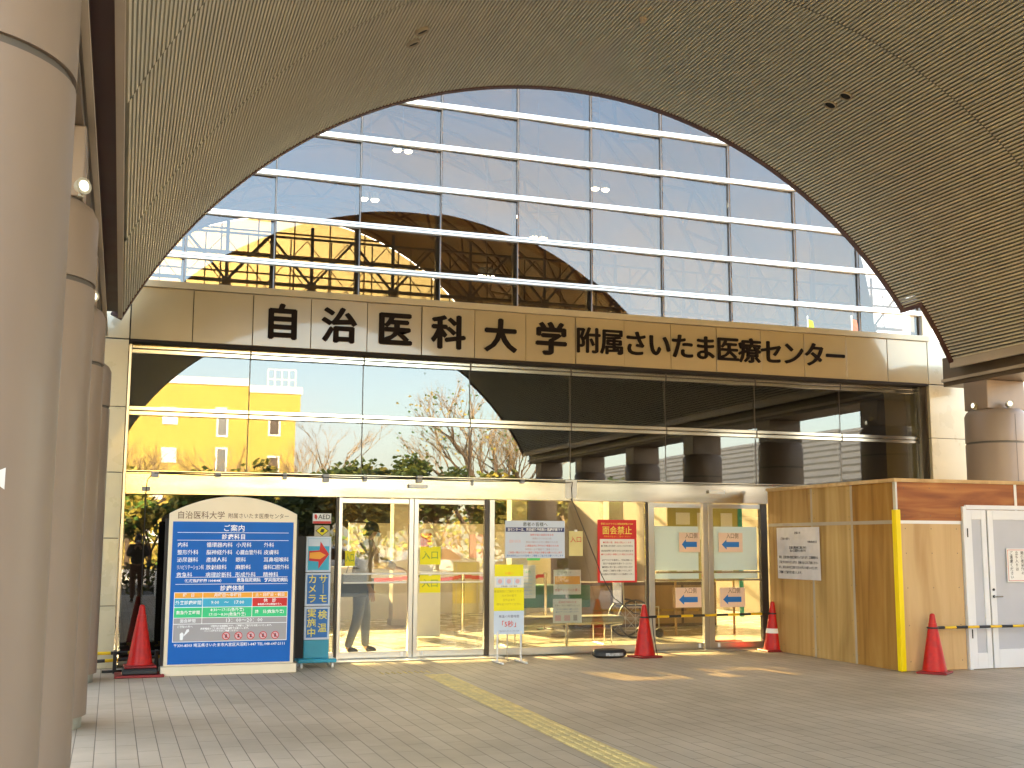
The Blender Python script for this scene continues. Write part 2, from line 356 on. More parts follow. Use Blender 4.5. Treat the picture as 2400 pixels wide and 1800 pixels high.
for i, (x, y, rz, lb) in enumerate([(-.70+.32, -7.9-.22, R(35), 'small round spotlight on the head of the second left column, pointing at the camera'), (-.675+.31, -4.6-.26, R(25), 'small round spotlight on the head of the third left column'),
                     (12.42-.06, -1.08-.36, R(-20), 'small round spotlight on the head of the right column by the pier'), (12.42-.36, -1.08+.0, R(-90), 'dark spotlight on the inner side of the right column head by the pier')]):
    s_ = sp0 if first else copy_tree(sp0); first = False
    s_.location = (x, y, 3.53); s_.rotation_euler.z = rz; s_.scale = (.62, .62, .62); s_['label'] = lb
# second tilted lamp beside the first spotlight
# paper notice on the near column
b = MB().m(white)
for k in range(8):
    a0, a1 = R(-76+k*4), R(-76+(k+1)*4); rr = .4425
    z0a, z1a = 1.63-.0*k, 1.80
    b.add([(rr*math.cos(a0), rr*math.sin(a0), 1.64+.012*k), (rr*math.cos(a1), rr*math.sin(a1), 1.64+.012*(k+1)), (rr*math.cos(a1), rr*math.sin(a1), 1.80-.016*(k+1)), (rr*math.cos(a0), rr*math.sin(a0), 1.80-.016*k)], [(0, 1, 2, 3)])
tag(b.build('paper_notice', loc=(LX[3], CY[3], 0)), 'corner of a white paper notice taped to the nearest left column', 'notice')

# ------------------------------------------------------------------ hospital entrance building
bld = empty('hospital_building', (6, 1, 0), 'hospital entrance front with beige name band, mirrored glazing and a glazed arched hall behind', 'building')
GY = .25; UY = 3.25
class BM(PM): pass
# fascia panels
b = MB().m(fascm); b.box(.004, .752, 0, .05, 4.066, 4.742); p0 = b.build('fascia_panel', bld, bevel=.003)
p0.location = Vector((0, 0, 0))-bld.location
for i in range(1, 16):
    q = p0.copy(); col.objects.link(q); q.location = p0.location+Vector((.756*i, rnd.uniform(-.001, .001), 0)); q.rotation_euler = (R(rnd.uniform(-.12, .12)), 0, R(rnd.uniform(-.1, .1)))
BM().m(darkgap).box(-.9, 12.95, .055, .32, 4.035, 4.745).build('fascia_backing', bld)
BM().m(capm).box(-.02, 12.13, -.035, .4, 4.747, 4.835).build('fascia_cap', bld, bevel=.006)
BM().m(darkgap).box(0, 12.1, .004, .31, 4.0355, 4.062).build('fascia_shadow_gap', bld)
def bold_char(ch, x, z, size, bo, dx):
    b = BM().m(ink)
    for k, (ox, oz) in enumerate(((-dx, 0), (dx, 0), (0, dx*.7), (0, -dx*.7))): b.text(ch, x+ox, -.012-.0012*k, z+oz, size, bold=bo, extrude=.012)
    return b
for i, ch in enumerate('自治医科大学'): bold_char(ch, 1.89+.756*i, 4.365, .49, .003, .015).build('sign_character', bld)['label'] = 'large dark character '+ch
for i, ch in enumerate('附属さいたま医療センター'): bold_char(ch, 6.235+.3765*i, 4.385, .395, .0, .010).build('sign_character', bld)['label'] = 'smaller dark character '+ch
# piers
def pier(x0, x1, y1):
    g = BM(); zs = [0, .75, 1.57, 2.38, 3.2, 4.055]
    for a, c in zip(zs[:-1], zs[1:]): g.m(pierm).box(x0, x1, 0, y1, a+.004, c-.004)
    g.m(darkgap).box(x0+.01, x1-.01, .01, y1-.01, 0, 4.03)
    g.m(pierm).box(x0, x0+(x1-x0)*.5-.012 if x0 < 0 else x1, .0, .05, 4.066, 4.742) if x0 > 0 else g.m(pierm).box(x0, -.012, 0, .05, 4.066, 4.742)
    return g.build('pier', bld, bevel=.004)
pier(-.95, -.012, .6); pier(12.11, 13.0, .6)
BM().m(frame_dark).box(12.075, 12.105, .06, .3, .0, 4.03).build('pier_reveal', bld)
# lower glazing
gx = [.03]+[.0084+1.512*k for k in range(1, 8)]+[12.05]
def pane(x0, x1, z0, z1, y, mt, name, parent, tilt=.10, rz=0):
    b = MB().m(mt); w_, h_ = (x1-x0)/2, (z1-z0)/2; b.box(-w_, w_, 0, .010, -h_, h_)
    o = b.build(name, parent); o.location = Vector(((x0+x1)/2, y, (z0+z1)/2))-(bld.location if parent == bld else Vector((0, 0, 0)))
    o.rotation_euler = (R(rnd.uniform(-tilt, tilt)), 0, R(rz+rnd.uniform(-tilt, tilt))); return o
for i in range(8):
    for z0, z1 in ((2.43, 3.125), (3.235, 3.925)): pane(gx[i]+.007, gx[i+1]-.007, z0, z1, GY, gl_low, 'window_pane', bld, .12, -.4)
for z in (2.405, 3.18, 3.975):
    h = .055 if z > 3 else .022
    g = BM().m(steel); g.box(.03, 12.05, GY-.05, GY+.06, z-h, z-.006); g.box(.03, 12.05, GY-.05, GY+.06, z+.006, z+h); g.m(jointm).box(.04, 12.04, GY-.035, GY+.05, z-.0055, z+.0055)
    g.build('window_rail', bld, bevel=.004)
for x in gx[1:-1]:
    g = BM().m(frame_dark); g.box(x-.006, x+.006, GY-.006, GY+.05, 2.43, 3.12); g.box(x-.006, x+.006, GY-.006, GY+.05, 3.24, 3.915); g.box(x-.010, x+.010, GY-.056, GY-.051, 3.92, 4.03); g.box(x-.008, x+.008, GY-.056, GY-.051, 3.125, 3.235)
    g.build('mullion', bld)
for x in (.0, 12.052): BM().m(alu).box(x, x+.03, GY-.06, GY+.07, 0, 4.03).build('jamb', bld)
BM().m(steel).box(.03, 12.05, GY-.075, GY+.1, 2.125, 2.382).build('door_beam', bld, bevel=.004)
# door level
frames = [(2.708, 2.787), (3.70, 3.828), (4.775, 4.91), (7.224, 7.346), (8.139, 8.306), (9.12, 9.23)]
for i, (a, c) in enumerate(frames):
    g = BM()
    if i in (1, 4):
        mid = (a+c)/2; g.m(alu).box(a, mid-.004, GY-.045, GY+.03, .0, 2.122); g.box(mid+.004, c, GY-.045, GY+.03, 0, 2.122); g.m(frame_dark).box(mid-.0035, mid+.0035, GY-.03, GY+.02, 0, 2.12)
    elif i == 2: g.m(frame_dark).box(a, a+.062, GY-.03, GY+.05, 0, 2.122); g.m(alu).box(a+.064, c, GY-.05, GY+.05, 0, 2.122)
    elif i == 5: g.m(frame_dark).box(a, c, GY-.03, GY+.05, 0, 2.122)
    else: g.m(frame_dark).box(a, a+.03, GY-.03, GY+.05, 0, 2.122); g.m(alu).box(a+.032, c, GY-.05, GY+.05, 0, 2.122)
    g.build('door_post', bld, bevel=.003)
for a, c in ((.035, 2.705), (4.914, 7.22), (9.234, 12.048)):
    pane(a, c, .105, 2.118, GY, gl_low if a < 1 else gl_door, 'window_pane', bld, .05)
    BM().m(alu).box(a, c, GY-.04, GY+.05, .0, .10).build('sill_rail', bld, bevel=.004)
for a, c in ((2.790, 3.697), (3.831, 4.772), (7.349, 8.136), (8.309, 9.117)):
    dr = bpy.data.objects.new('sliding_door', None); dr.empty_display_size = .1; col.objects.link(dr); dr.parent = bld; dr.location = Vector(((a+c)/2, GY, 0))-bld.location
    hw = (c-a)/2
    MB().m(alu).box(-hw, hw, -.02, .02, .015, .10).build('bottom_rail', dr, bevel=.003); MB().m(alu).box(-hw, hw, -.02, .02, 2.05, 2.115).build('top_rail', dr, bevel=.003)
    b = MB().m(gl_door); b.box(-hw+.002, hw-.002, -.004, .004, .102, 2.048); b.build('glass_pane', dr)
    for z in (1.0, 1.115):
        g = MB().m(railm if a < 5 else steel); g.tube([(-hw+.03, -.035, z), (hw-.03, -.035, z)], .013, 10)
        g.tube([(-hw+.08, -.035, z), (-hw+.08, -.004, z)], .008, 6); g.tube([(hw-.08, -.035, z), (hw-.08, -.004, z)], .008, 6); g.build('push_rail', dr, smooth=40)
    if a > 5:
        b = MB().m(gl_frost); b.box(-hw+.02, hw-.06, -.0075, -.0045, 1.14, 1.78); b.box(-hw+.02, hw-.06, -.0075, -.0045, 1.02, 1.10); b.build('frosted_film', dr)
    b = MB().m(railm); b.box(hw-.09 if a in (2.790, 7.349) else -hw+.05, hw-.05 if a in (2.790, 7.349) else -hw+.09, -.026, -.0205, .03, .09); b.build('door_lock', dr)
BM().m(mat('threshold steel', (.46, .42, .35), .35, .6, var=.15, vscale=4)).box(2.65, 4.95, -.16, GY-.08, .004, .014).build('door_threshold', bld)
BM().m(mat('threshold steel', (.46, .42, .35), .35, .6)).box(7.2, 9.0, -.05, GY-.08, .004, .014).build('door_threshold', bld)
for x in (3.66, 8.205):
    g = BM().m(white).box(x+.012, x+.27, GY-.115, GY-.0755, 2.262, 2.312); g.m(frame_dark).box(x, x+.011, GY-.11, GY-.0755, 2.265, 2.31); g.build('door_sensor', bld, bevel=.004)
# roof of the entrance strip
BM().m(capm).box(-.9, 13, .33, UY-.06, 4.5, 4.74).build('porch_roof', bld)
BM().m(mat('porch ceiling', (.30, .25, .18), .7)).box(0, 12.1, .32, UY-.1, 4.40, 4.498).build('porch_ceiling', bld)
# upper glazing
UY = 3.25; KU = (UY+15.219)/18.219
ux = [-.103+(2.229+1.361*i)*KU for i in range(-3, 10)]
uz = [4.76]+[1.52+(v-1.52)*KU for v in (5.18, 5.91, 6.64, 7.37, 8.105, 8.835, 9.57)]
for i in range(12):
    for k in range(7): pane(ux[i]+.007, ux[i+1]-.007, uz[k]+.012, uz[k+1]-.012, UY, gl_up, 'clerestory_pane', bld, .13, 2.6)
for z in uz[1:]:
    g = BM().m(railm); g.box(ux[0], ux[-1], UY-.075, UY+.03, z+.006, z+.042); g.box(ux[0], ux[-1], UY-.075, UY+.03, z-.042, z-.006); g.m(jointm).box(ux[0], ux[-1], UY-.055, UY+.02, z-.0055, z+.0055); g.build('clerestory_rail', bld, bevel=.004)
mulm = mat('mullion grey', (.28, .27, .27), .5)
brn = mat('brown truss steel', (.30, .17, .07), .5, var=.1)
for x in ux:
    g = BM().m(mulm); g.box(x-.006, x+.006, UY-.004, UY+.03, 4.76, 9.6); g.m(brn).box(x-.042, x+.042, UY+.12, UY+.24, 4.76, 9.6); g.build('clerestory_mullion', bld)
BM().m(capm).box(-3.2, 14.8, UY-.05, UY+.3, 9.62, 13.6).build('upper_wall', bld)  # unseen fill above the panes, added to keep sky light out
for a, c in ((-3.2, ux[0]-.01), (ux[-1]+.01, 14.8)): BM().m(capm).box(a, c, UY-.05, UY+.3, 0 if a < 0 else 0, 9.61).build('upper_wall', bld)
BM().m(pierm).box(-17, -3.22, UY+.31, 9, 0, 9).build('sun_block_wing', bld)  # unseen wing, added to block low sun from the left columns and floor
# hall vault, walls, gable
HX, HZ, HR, HY = 5.5, 4.9, 8.0, 25.0
hallm = mat('hall ceiling', (.46, .29, .11), .6, var=.1)
g = BM().m(hallm); n = 40
for i in range(n):
    a, c = math.pi*i/n, math.pi*(i+1)/n
    q = [(HX+HR*math.cos(t), HZ+HR*math.sin(t)) for t in (a, c)]; q2 = [(HX+(HR+.3)*math.cos(t), HZ+(HR+.3)*math.sin(t)) for t in (a, c)]
    g.add([(q[0][0], UY+.31, q[0][1]), (q[1][0], UY+.31, q[1][1]), (q[1][0], HY, q[1][1]), (q[0][0], HY, q[0][1])], [(0, 1, 2, 3)])
    g.add([(q2[0][0], UY+.31, q2[0][1]), (q2[1][0], UY+.31, q2[1][1]), (q2[1][0], HY, q2[1][1]), (q2[0][0], HY, q2[0][1])], [(3, 2, 1, 0)])
g.build('hall_vault', bld)
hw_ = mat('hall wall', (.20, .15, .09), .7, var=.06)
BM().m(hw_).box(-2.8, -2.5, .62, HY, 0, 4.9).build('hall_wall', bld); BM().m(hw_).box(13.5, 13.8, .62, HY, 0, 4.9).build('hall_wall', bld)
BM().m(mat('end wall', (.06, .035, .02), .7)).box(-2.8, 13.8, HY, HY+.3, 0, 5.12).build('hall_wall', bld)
# gable glazing: grid of brown bars
gw = bpy.data.objects.new('gable_window', None); gw.empty_display_size = .2; col.objects.link(gw); gw.parent = bld; gw.location = Vector((HX, HY, HZ))-bld.location
g = MB().m(gl_clear); ga = math.asin(.2/HR); poly = [(HR*math.cos(ga+(math.pi-2*ga)*i/40), HR*math.sin(ga+(math.pi-2*ga)*i/40)) for i in range(41)]; gb = math.asin(4.72/HR); n4 = 20
lo = [(HR*math.cos(ga+(gb-ga)*i/n4), HR*math.sin(ga+(gb-ga)*i/n4)) for i in range(n4+1)]; lo += [(-x, z) for x, z in lo[::-1]]
g.prism(lo, .1, .12); g.build('glass_pane', gw)
hi = [(HR*math.cos(gb+(math.pi-2*gb)*i/40), .004+HR*math.sin(gb+(math.pi-2*gb)*i/40)) for i in range(41)]; MB().m(gl_tint).prism(hi, .1, .12).build('glass_pane', gw)
g = MB().m(brn)
x = -6.25
while x < 6.3:
    h = math.sqrt(HR*HR-x*x)
    g.box(x-.025, x+.025, -.05, .07, .1, h); x += 1.25
for z in (1.0, 1.8, 2.6, 3.4, 5.9, 6.6, 7.4):
    h = math.sqrt(HR*HR-z*z); g.box(-h, h, -.03, .05, z-.025, z+.025)
g.build('glazing_bars', gw)
MB().m(brn).box(-6.6, 6.6, -.12, -.055, 4.4, 5.05).build('sun_block_band', gw)  # unseen solid band, added to shade the pavement close to the doors
for a, c in ((-6.2, -4.8), (-1.8, 6.2)): MB().m(brn).box(a, c, -.12, -.055, 5.051, 5.36).build('sun_block_panel', gw)  # unseen panels, added to narrow the sun patch on the pavement
BM().m(mat('added_baffle', (.05, .03, .018), .6)).box(-2.5, 13.5, 5.0, 5.15, 3.0, 5.0).build('added_baffle', bld); BM().m(MATS['added_baffle']).box(.06, 12.0, 1.0, 1.1, 2.37, 4.395).build('added_baffle', bld)  # added dark baffles: limit the sun patches, keep the lower panes dark behind
BM().m(MATS['added_baffle']).box(.06, 2.62, 1.2, 1.26, .007, 2.365).build('added_dark_screen', bld)  # added dark sheet so the left pane shows mostly reflection
# hall arches and wind truss behind the clerestory
for y in (7.5, 13.5, 19.5):
    g = BM().m(brn)
    for i in range(36):
        a, c = math.pi*i/36, math.pi*(i+1)/36
        for rr in (HR-.15, HR-.85): g.tube([(HX+rr*math.cos(a), y, HZ+rr*math.sin(a)), (HX+rr*math.cos(c), y, HZ+rr*math.sin(c))], .06, 6, False)
        r1, r2 = (HR-.15, HR-.85) if i % 2 else (HR-.85, HR-.15)
        g.tube([(HX+r1*math.cos(a), y, HZ+r1*math.sin(a)), (HX+r2*math.cos(c), y, HZ+r2*math.sin(c))], .04, 6, False)
    g.build('arch_truss', bld)
g = BM().m(brn)
for j in range(13):        # diagonal lattice ribs under the vault
    for sg in (1, -1):
        pts = []
        for i in range(25):
            t = i/24; a = R(5)+R(170)*t; y = UY+1+j*3.2-10+sg*(t-.5)*9
            if UY+.5 < y < HY-.3: pts.append((HX+(HR-.12)*math.cos(a), y, HZ+(HR-.12)*math.sin(a)))
        if len(pts) > 1: g.tube(pts, .05, 5, False)
g.build('lattice_ribs', bld)
g = BM().m(brn); ty = UY+.55; zt, zb, zm = 6.55, 4.85, 5.75
for z, r_ in ((zt, .022), (zm, .034), (zb, .022)): g.tube([(ux[0], ty, z), (ux[-1], ty, z)], r_, 6)
g.tube([(ux[0], ty, 6.2), (ux[-1], ty, 6.2)], .022, 5); g.tube([(ux[0], ty, 5.3), (ux[-1], ty, 5.3)], .022, 5)
for i in range(12):
    xc = (ux[i]+ux[i+1])/2
    g.tube([(xc, ty, zb-.2), (xc, ty, zt+.2)], .03, 6); g.tube([(xc-.07, ty, zm), (xc+.07, ty, zm)], .075, 8)
    for xx in (ux[i], ux[i+1]):
        g.tube([(xc, ty, zm), (xx, ty, zt)], .024, 6); g.tube([(xc, ty, zm), (xx, ty, zb)], .024, 6)
    for dx in (.34, -.34): g.tube([(xc+dx, ty+.1, zb), (xc+dx, ty+.1, zt)], .012, 4)
    for dx in (0.17, -.17):
        pass
for i in range(24):
    x0_, x1_ = ux[0]+i*.6805, ux[0]+(i+1)*.6805
    g.tube([(x0_, ty+.15, zm), (x1_, ty+.15, zt)], .009, 4); g.tube([(x0_, ty+.15, zt), (x1_, ty+.15, zm)], .009, 4)
    g.tube([(x0_, ty+.15, zb), (x1_, ty+.15, zm)], .009, 4); g.tube([(x0_, ty+.15, zm), (x1_, ty+.15, zb)], .009, 4)
g.build('wind_truss', bld)
# twin lamps hanging in the hall
lampe = mat('lit lamp', (1, .95, .8), .3, var=0, emit=(1, .88, .62), es=9)
def cam_ray(px, py, Y):
    dd = fw+rt2*(px-1200)/2723.9-up2*(py-900)/2723.9; t = (Y+15.219)/dd.y; return Vector((-.103, -15.219, 1.52))+t*dd
o0 = None
for i, (px, py, Y, lb) in enumerate([(944, 353, 6.0, 'twin ceiling lamp shining behind the upper glass, highest of the five'), (866, 467, 7.0, 'twin ceiling lamp shining behind the glass just above the brown arch at left'),
                           (1407, 443, 5.5, 'twin ceiling lamp shining behind the upper glass, rightmost of the five'), (1262, 557, 7.5, 'twin ceiling lamp shining at the right edge of the brown arch'), (1140, 645, 9.0, 'twin ceiling lamp shining low inside the brown arch')]):
    q = cam_ray(px, py, Y)
    if o0 is None:
        o0 = empty('hall_lamp', q, lb, 'ceiling lamp', 'twin lamps in the hall')
        for dx in (-.11, .11):
            b = MB().m(lampb).lathe([(.03, .16), (.085, .12), (.09, .0)], 16); b.v = [(x+dx, y, z) for x, y, z in b.v]; b.build('lamp_shade', o0, smooth=40)
            b = MB().m(lampe).lathe([(.075, -.001), (.06, -.03), (.02, -.04)], 16); b.v = [(x+dx, y, z) for x, y, z in b.v]; b.build('bulb', o0, smooth=40)
        b = MB().m(lampb); b.box(-.13, .13, -.015, .015, .16, .18); zt_ = 3.0; b.tube([(0, 0, .18), (0, 0, zt_)], .008, 5); b.build('hanger', o0)
        o = o0
    else: o = copy_tree(o0); o.location = q
    o['label'] = lb
#PART2
#PART2
# ------------------------------------------------------------------ things in front of the doors
red = mat('cone red', (.56, .010, .006), .42, var=.12, vscale=14, dirt=(.40, .010, .008), spec=.3); redd = mat('cone base red', (.30, .018, .018), .5, var=.2, vscale=9)
black = mat('black rubber', (.022, .02, .02), .55, var=.2, vscale=12); yel = mat('safety yellow', (.85, .52, .02), .4, var=.08); cream = mat('cream board', (.84, .71, .52), .4, var=.03)
blue = mat('sign blue', (.0, .13, .50), .45, var=.04, spec=.2); orange = mat('sign orange', (.93, .40, .04), .5, var=.03); cyan = mat('sign cyan', (.02, .42, .64), .5, var=.03)
sred = mat('sign red', (.66, .015, .015), .5, var=.03); sgreen = mat('sign green', (.01, .62, .25), .5, var=.03); sgrey = mat('sign grey', (.40, .37, .38), .5, var=.03)
wtxt = mat('white print', (.95, .96, .98), .5, var=0); pink = mat('pink print', (.75, .45, .48), .5, var=0); btxt = mat('black print', (.04, .04, .045), .6, var=0); rtxt = mat('red print', (.62, .05, .04), .6, var=0)
lblue = mat('pale blue paper', (.60, .70, .84), .5, var=.03); yellow = mat('yellow paper', (.88, .78, .01), .5, var=.04); paper = mat('white paper', (.80, .79, .76), .6, var=.03); peach = mat('peach paper', (.78, .56, .42), .6, var=.03)
arrowb = mat('arrow blue', (.01, .16, .50), .5, var=.03); ytxt = mat('yellow print', (.85, .75, .12), .5, var=0); teal = mat('teal plastic', (.01, .32, .46), .4, var=.05); navy = mat('navy print', (.03, .04, .16), .5, var=0); glossb = mat('black acrylic', (.006, .006, .008), .4, var=0, spec=.2)

def make_cone(label):
    o = empty('traffic_cone', (0, 0, 0), label, 'traffic cone', 'red traffic cones')
    b = MB().m(redd); pts = []
    for a in range(8):
        t = R(45*a+22.5); pts.append((.205*math.cos(t), .205*math.sin(t)))
    b.lathe([(.20, 0), (.205, .012), (.20, .026), (.14, .032)], 4); b.M = Matrix.Identity(4); o1 = b.build('cone_base', o, bevel=.008); o1.rotation_euler.z = R(45); o1.scale = (1.22, 1.22, 1)
    MB().m(red).lathe([(.150, .030), (.142, .036), (.138, .06), (.092, .33), (.050, .575), (.049, .59), (.044, .592), (.034, .66), (.030, .69), (.018, .703), (.002, .706)], 40).build('cone_body', o, smooth=35)
    return o
cone0 = make_cone('red traffic cone at the left of the right-hand sliding doors, beside a black weight')
cone0.location = (6.81, -.56, 0); cone0.rotation_euler.z = R(12)
b = MB().m(black).tube([(.055*math.cos(k*.4), .055*math.sin(k*.4), .56) for k in range(17)], .006, 5, False); 
c2 = copy_tree(cone0); c2.location = (8.98, -.28, 0); c2.rotation_euler.z = R(-5); c2['label'] = 'red traffic cone with a white band against the plywood hoarding'
MB().m(white).lathe([(.107, .26), (.095, .325)], 40).build('white_band', c2, smooth=35)
c3 = copy_tree(cone0); c3.location = (9.29, -3.38, 0); c3.rotation_euler.z = R(38); c3['label'] = 'red traffic cone in front of the yellow hoarding corner guard'
c4 = copy_tree(cone0); c4.location = (.27, -.90, .10); c4.rotation_euler.z = R(3); c4['label'] = 'red traffic cone on black weights beside the blue guide board'
c5 = copy_tree(cone0); c5.location = (11.45, -3.42, 0); c5['label'] = 'red traffic cone in front of the white hoarding doors at the bar end'
# black weights under the left cone
o = empty('cone_weight', (.27, -.90, 0), 'black rubber weights with red edge stacked under the left cone', 'weight')
b = MB().m(redd).box(-.27, .27, -.22, .22, .0, .03); b.build('red_plate', o, bevel=.008)
b = MB().m(black).lathe([(.255, .0305), (.27, .045), (.27, .075), (.25, .098)], 4); q = b.build('rubber_block', o, bevel=.01); q.rotation_euler.z = R(45)
def bar(name, p, q, label, r_=.017, n=11):
    p, q = Vector(p), Vector(q); o = empty(name, p, label, 'barrier bar', 'black and yellow cone bars'); b = MB()
    for i in range(n):
        b.m(yel if i % 2 else black); b.tube([(q-p)*(i/n), (q-p)*((i+1)/n-.0005)], r_, 12)
    b.build('bar_tube', o, smooth=40)
    for e, t in ((Vector((0, 0, 0)), 0), (q-p, 1)):
        ring = MB().m(black); ring.tube([e+Vector((.062*math.cos(k*math.pi/8), .062*math.sin(k*math.pi/8), 0)) for k in range(17)], .011, 6, False); ring.build('end_ring', o, smooth=60)
    return o
bar('cone_bar', (6.81, -.56, .535), (8.98, -.28, .535), 'black and yellow bar hung between the two cones at the right sliding doors')
bar('cone_bar', (9.29, -3.38, .535), (11.45, -3.42, .535), 'black and yellow bar running right from the cone by the hoarding corner', n=13)
def lying(p, q, label):
    p, q = Vector(p), Vector(q); o = empty('cone_bar', p, label, 'barrier bar', 'black and yellow cone bars'); b = MB()
    for i in range(7): b.m(black if i % 2 else yel); b.tube([(q-p)*(i/7), (q-p)*((i+1)/7-.001)], .02, 10)
    b.build('bar_tube', o, smooth=40)
lying((-.62, -.33, .215), (.72, -.42, .225), 'black and yellow bar propped behind the left cone, upper of two')
lying((-.40, -.52, .13), (.62, -.56, .19), 'black and yellow bar propped behind the left cone, lower of two')
o = empty('bar_rest', (.0, -.45, 0), 'low black stand holding the striped bars beside the left cone', 'stand')
b = MB().m(black); b.box(-.02, .02, -.12, .12, 0, .25); b.box(-.14, .14, -.02, .02, 0, .03); b.box(.45, .49, -.13, .09, 0, .25); b.build('stand_body', o, bevel=.004)
# black weight with pale label by the cone
o = empty('rubber_weight', (6.36, -.40, 0), 'low round black weight with a pale worn label, left of the door cone', 'weight')
b = MB().m(black).lathe([(.17, 0), (.21, .03), (.21, .07), (.18, .105), (.10, .11), (.06, .10)], 28); q = b.build('weight_body', o, smooth=50); q.scale = (1.15, .9, 1)
b = MB().m(mat('worn label', (.45, .46, .48), .5, var=.4, vscale=30)); 
for k in range(7):
    a0, a1 = R(-120+k*9), R(-120+(k+1)*9); b.quad((.244*math.cos(a0), .191*math.sin(a0), .032), (.244*math.cos(a1), .191*math.sin(a1), .032), (.244*math.cos(a1), .191*math.sin(a1), .07), (.244*math.cos(a0), .191*math.sin(a0), .07))
b.build('label_strip', o)

# ---- blue guide board
TX, TY = 1.27, -.93
to = empty('guide_board', (TX, TY, 0), 'cream framed hospital guide board with arched top and blue panel of departments and hours', 'sign board')
hw = .742
arch = [(-hw, .105), (hw, .105), (hw, 1.86)]+[(hw*math.cos(t)/math.cos(R(0))*1.0, 1.86+.205*math.sin(t)) for t in [math.pi*k/24 for k in range(1, 24)]]+[(-hw, 1.86)]
arch = [(-hw, .105), (hw, .105)]+[(hw-2*hw*k/24, 1.86+.205*(1-(1-2*k/24)**2)) for k in range(25)]
MB().m(cream).prism(arch, -.05, .05).build('board_frame', to, bevel=.008)
MB().m(cream).box(-.775, .775, -.10, .10, 0, .104).build('board_base', to, bevel=.006)
MB().m(black).box(-.775, .775, .0505, .20, .0, 1.80).build('board_back', to)
MB().m(blue).box(-.70, .70, -.056, -.051, .125, 1.765).build('blue_panel', to)
g = MB().m(mat('brown print', (.22, .12, .07), .6, var=0)); y = -.0525
g.text('自治医科大学', -.385, y, 1.835, .096, bold=.0006, fitw=.53); g.text('附属さいたま医療センター', .285, y, 1.832, .066, bold=.0002, fitw=.71); g.build('title_lettering', to)
y = -.0585; g = MB().m(wtxt)
g.text('ご案内', 0, y, 1.685, .082, sp=1.1, bold=.001); g.text('診療科目', 0, y, 1.585, .066, sp=1.15, bold=.001)
for z in (1.635, 1.545, 1.115, 1.035): g.rect(-.645, .645, z, z+.005, y)
rows = [('内科', '循環器内科', '小児科', '外科'), ('整形外科', '脳神経外科', '心臓血管外科', '皮膚科'), ('泌尿器科', '産婦人科', '眼科', '耳鼻咽喉科'), ('リハビリテーション科', '放射線科', '麻酔科', '歯科口腔外科'), ('救急科', '病理診断科', '形成外科', '精神科')]
for i, rw in enumerate(rows):
    for j, tx in enumerate(rw): g.text(tx, (-.64, -.31, .03, .355)[j], y, 1.49-.087*i, .06, align='LEFT', bold=.0003, fitw=.30)
g.text('（保険医療機関 1004048）', -.57, y, 1.075, .04, align='LEFT', bold=.0008, fitw=.5); g.text('救急指定病院', .05, y, 1.08, .05, align='LEFT', bold=.001, fitw=.28); g.text('労災指定病院', .37, y, 1.08, .05, align='LEFT', bold=.001, fitw=.28)
g.text('診療体制', 0, y, .985, .066, sp=1.1, bold=.001)
g.text('〒330-8503 埼玉県さいたま市大宮区天沼町1-847 TEL.048-647-2111', 0, y, .335, .044, fitw=1.28, bold=.0006); g.build('panel_lettering', to)
tab = MB(); yb = -.0580
tab.m(wtxt).rect(-.655, .655, .375, .945, yb)
def cell(mt, a, c, z0, z1): tab.m(mt).rect(a, c, z0, z1, yb-.002)
for mt, z0, z1 in ((orange, .88, .938), (cyan, .775, .873), (sgreen, .655, .768)):
    for a, c in ((-.648, -.335), (-.328, .235), (.242, .648)): cell(sred if (mt == cyan and a > .2) else mt, a, c, z0, z1)
cell(sgrey, -.648, -.335, .585, .648); cell(sgrey, -.328, .648, .585, .648); cell(sgrey, -.648, .648, .382, .578)
tab.build('timetable', to)
g = MB().m(wtxt); y = -.062
for tx, x, z, s_, fwid in (('曜　日', -.49, .908, .045, .2), ('月曜日～金曜日', -.045, .908, .045, .36), ('土・日曜日・祝日', .445, .908, .045, .34), ('外来診療時間', -.49, .823, .05, .29), ('9:00　～　17:00', -.045, .823, .055, .45), ('休　診', .445, .84, .05, .2), ('●急患の方は救急外来へ', .445, .797, .026, .36),
                    ('救急外来時間', -.49, .71, .045, .27), ('8:30～17:15(各外来)', -.045, .738, .045, .52), ('17:15～8:30(救急外来)', -.045, .685, .045, .52), ('終　日(救急外来)', .445, .71, .045, .36), ('面会時間', -.49, .615, .045, .22), ('13：00～20：00', .15, .615, .062, .62),
                    ('ご来院の方へ', -.52, .55, .03, .2), ('敷地内は全面禁煙です。ご理解とご協力をお願いいたします。', .13, .552, .026, .95), ('携帯電話のご使用は所定の場所でお願いします。', -.06, .523, .026, .6), ('ペットの持ち込みはご遠慮ください。', -.1, .497, .024, .5)):
    g.text(tx, x, y, z, s_, fitw=fwid, bold=.0006)
g.lathe([(.03, 0), (.03, .001)], 4) if False else None
g.quad((-.57, y, .40), (-.54, y, .40), (-.53, y, .47), (-.55, y, .49), (-.575, y, .47)); g.quad((-.535, y, .44), (-.52, y, .45), (-.47, y, .50), (-.475, y, .525), (-.50, y, .52))
g.build('timetable_lettering', to)
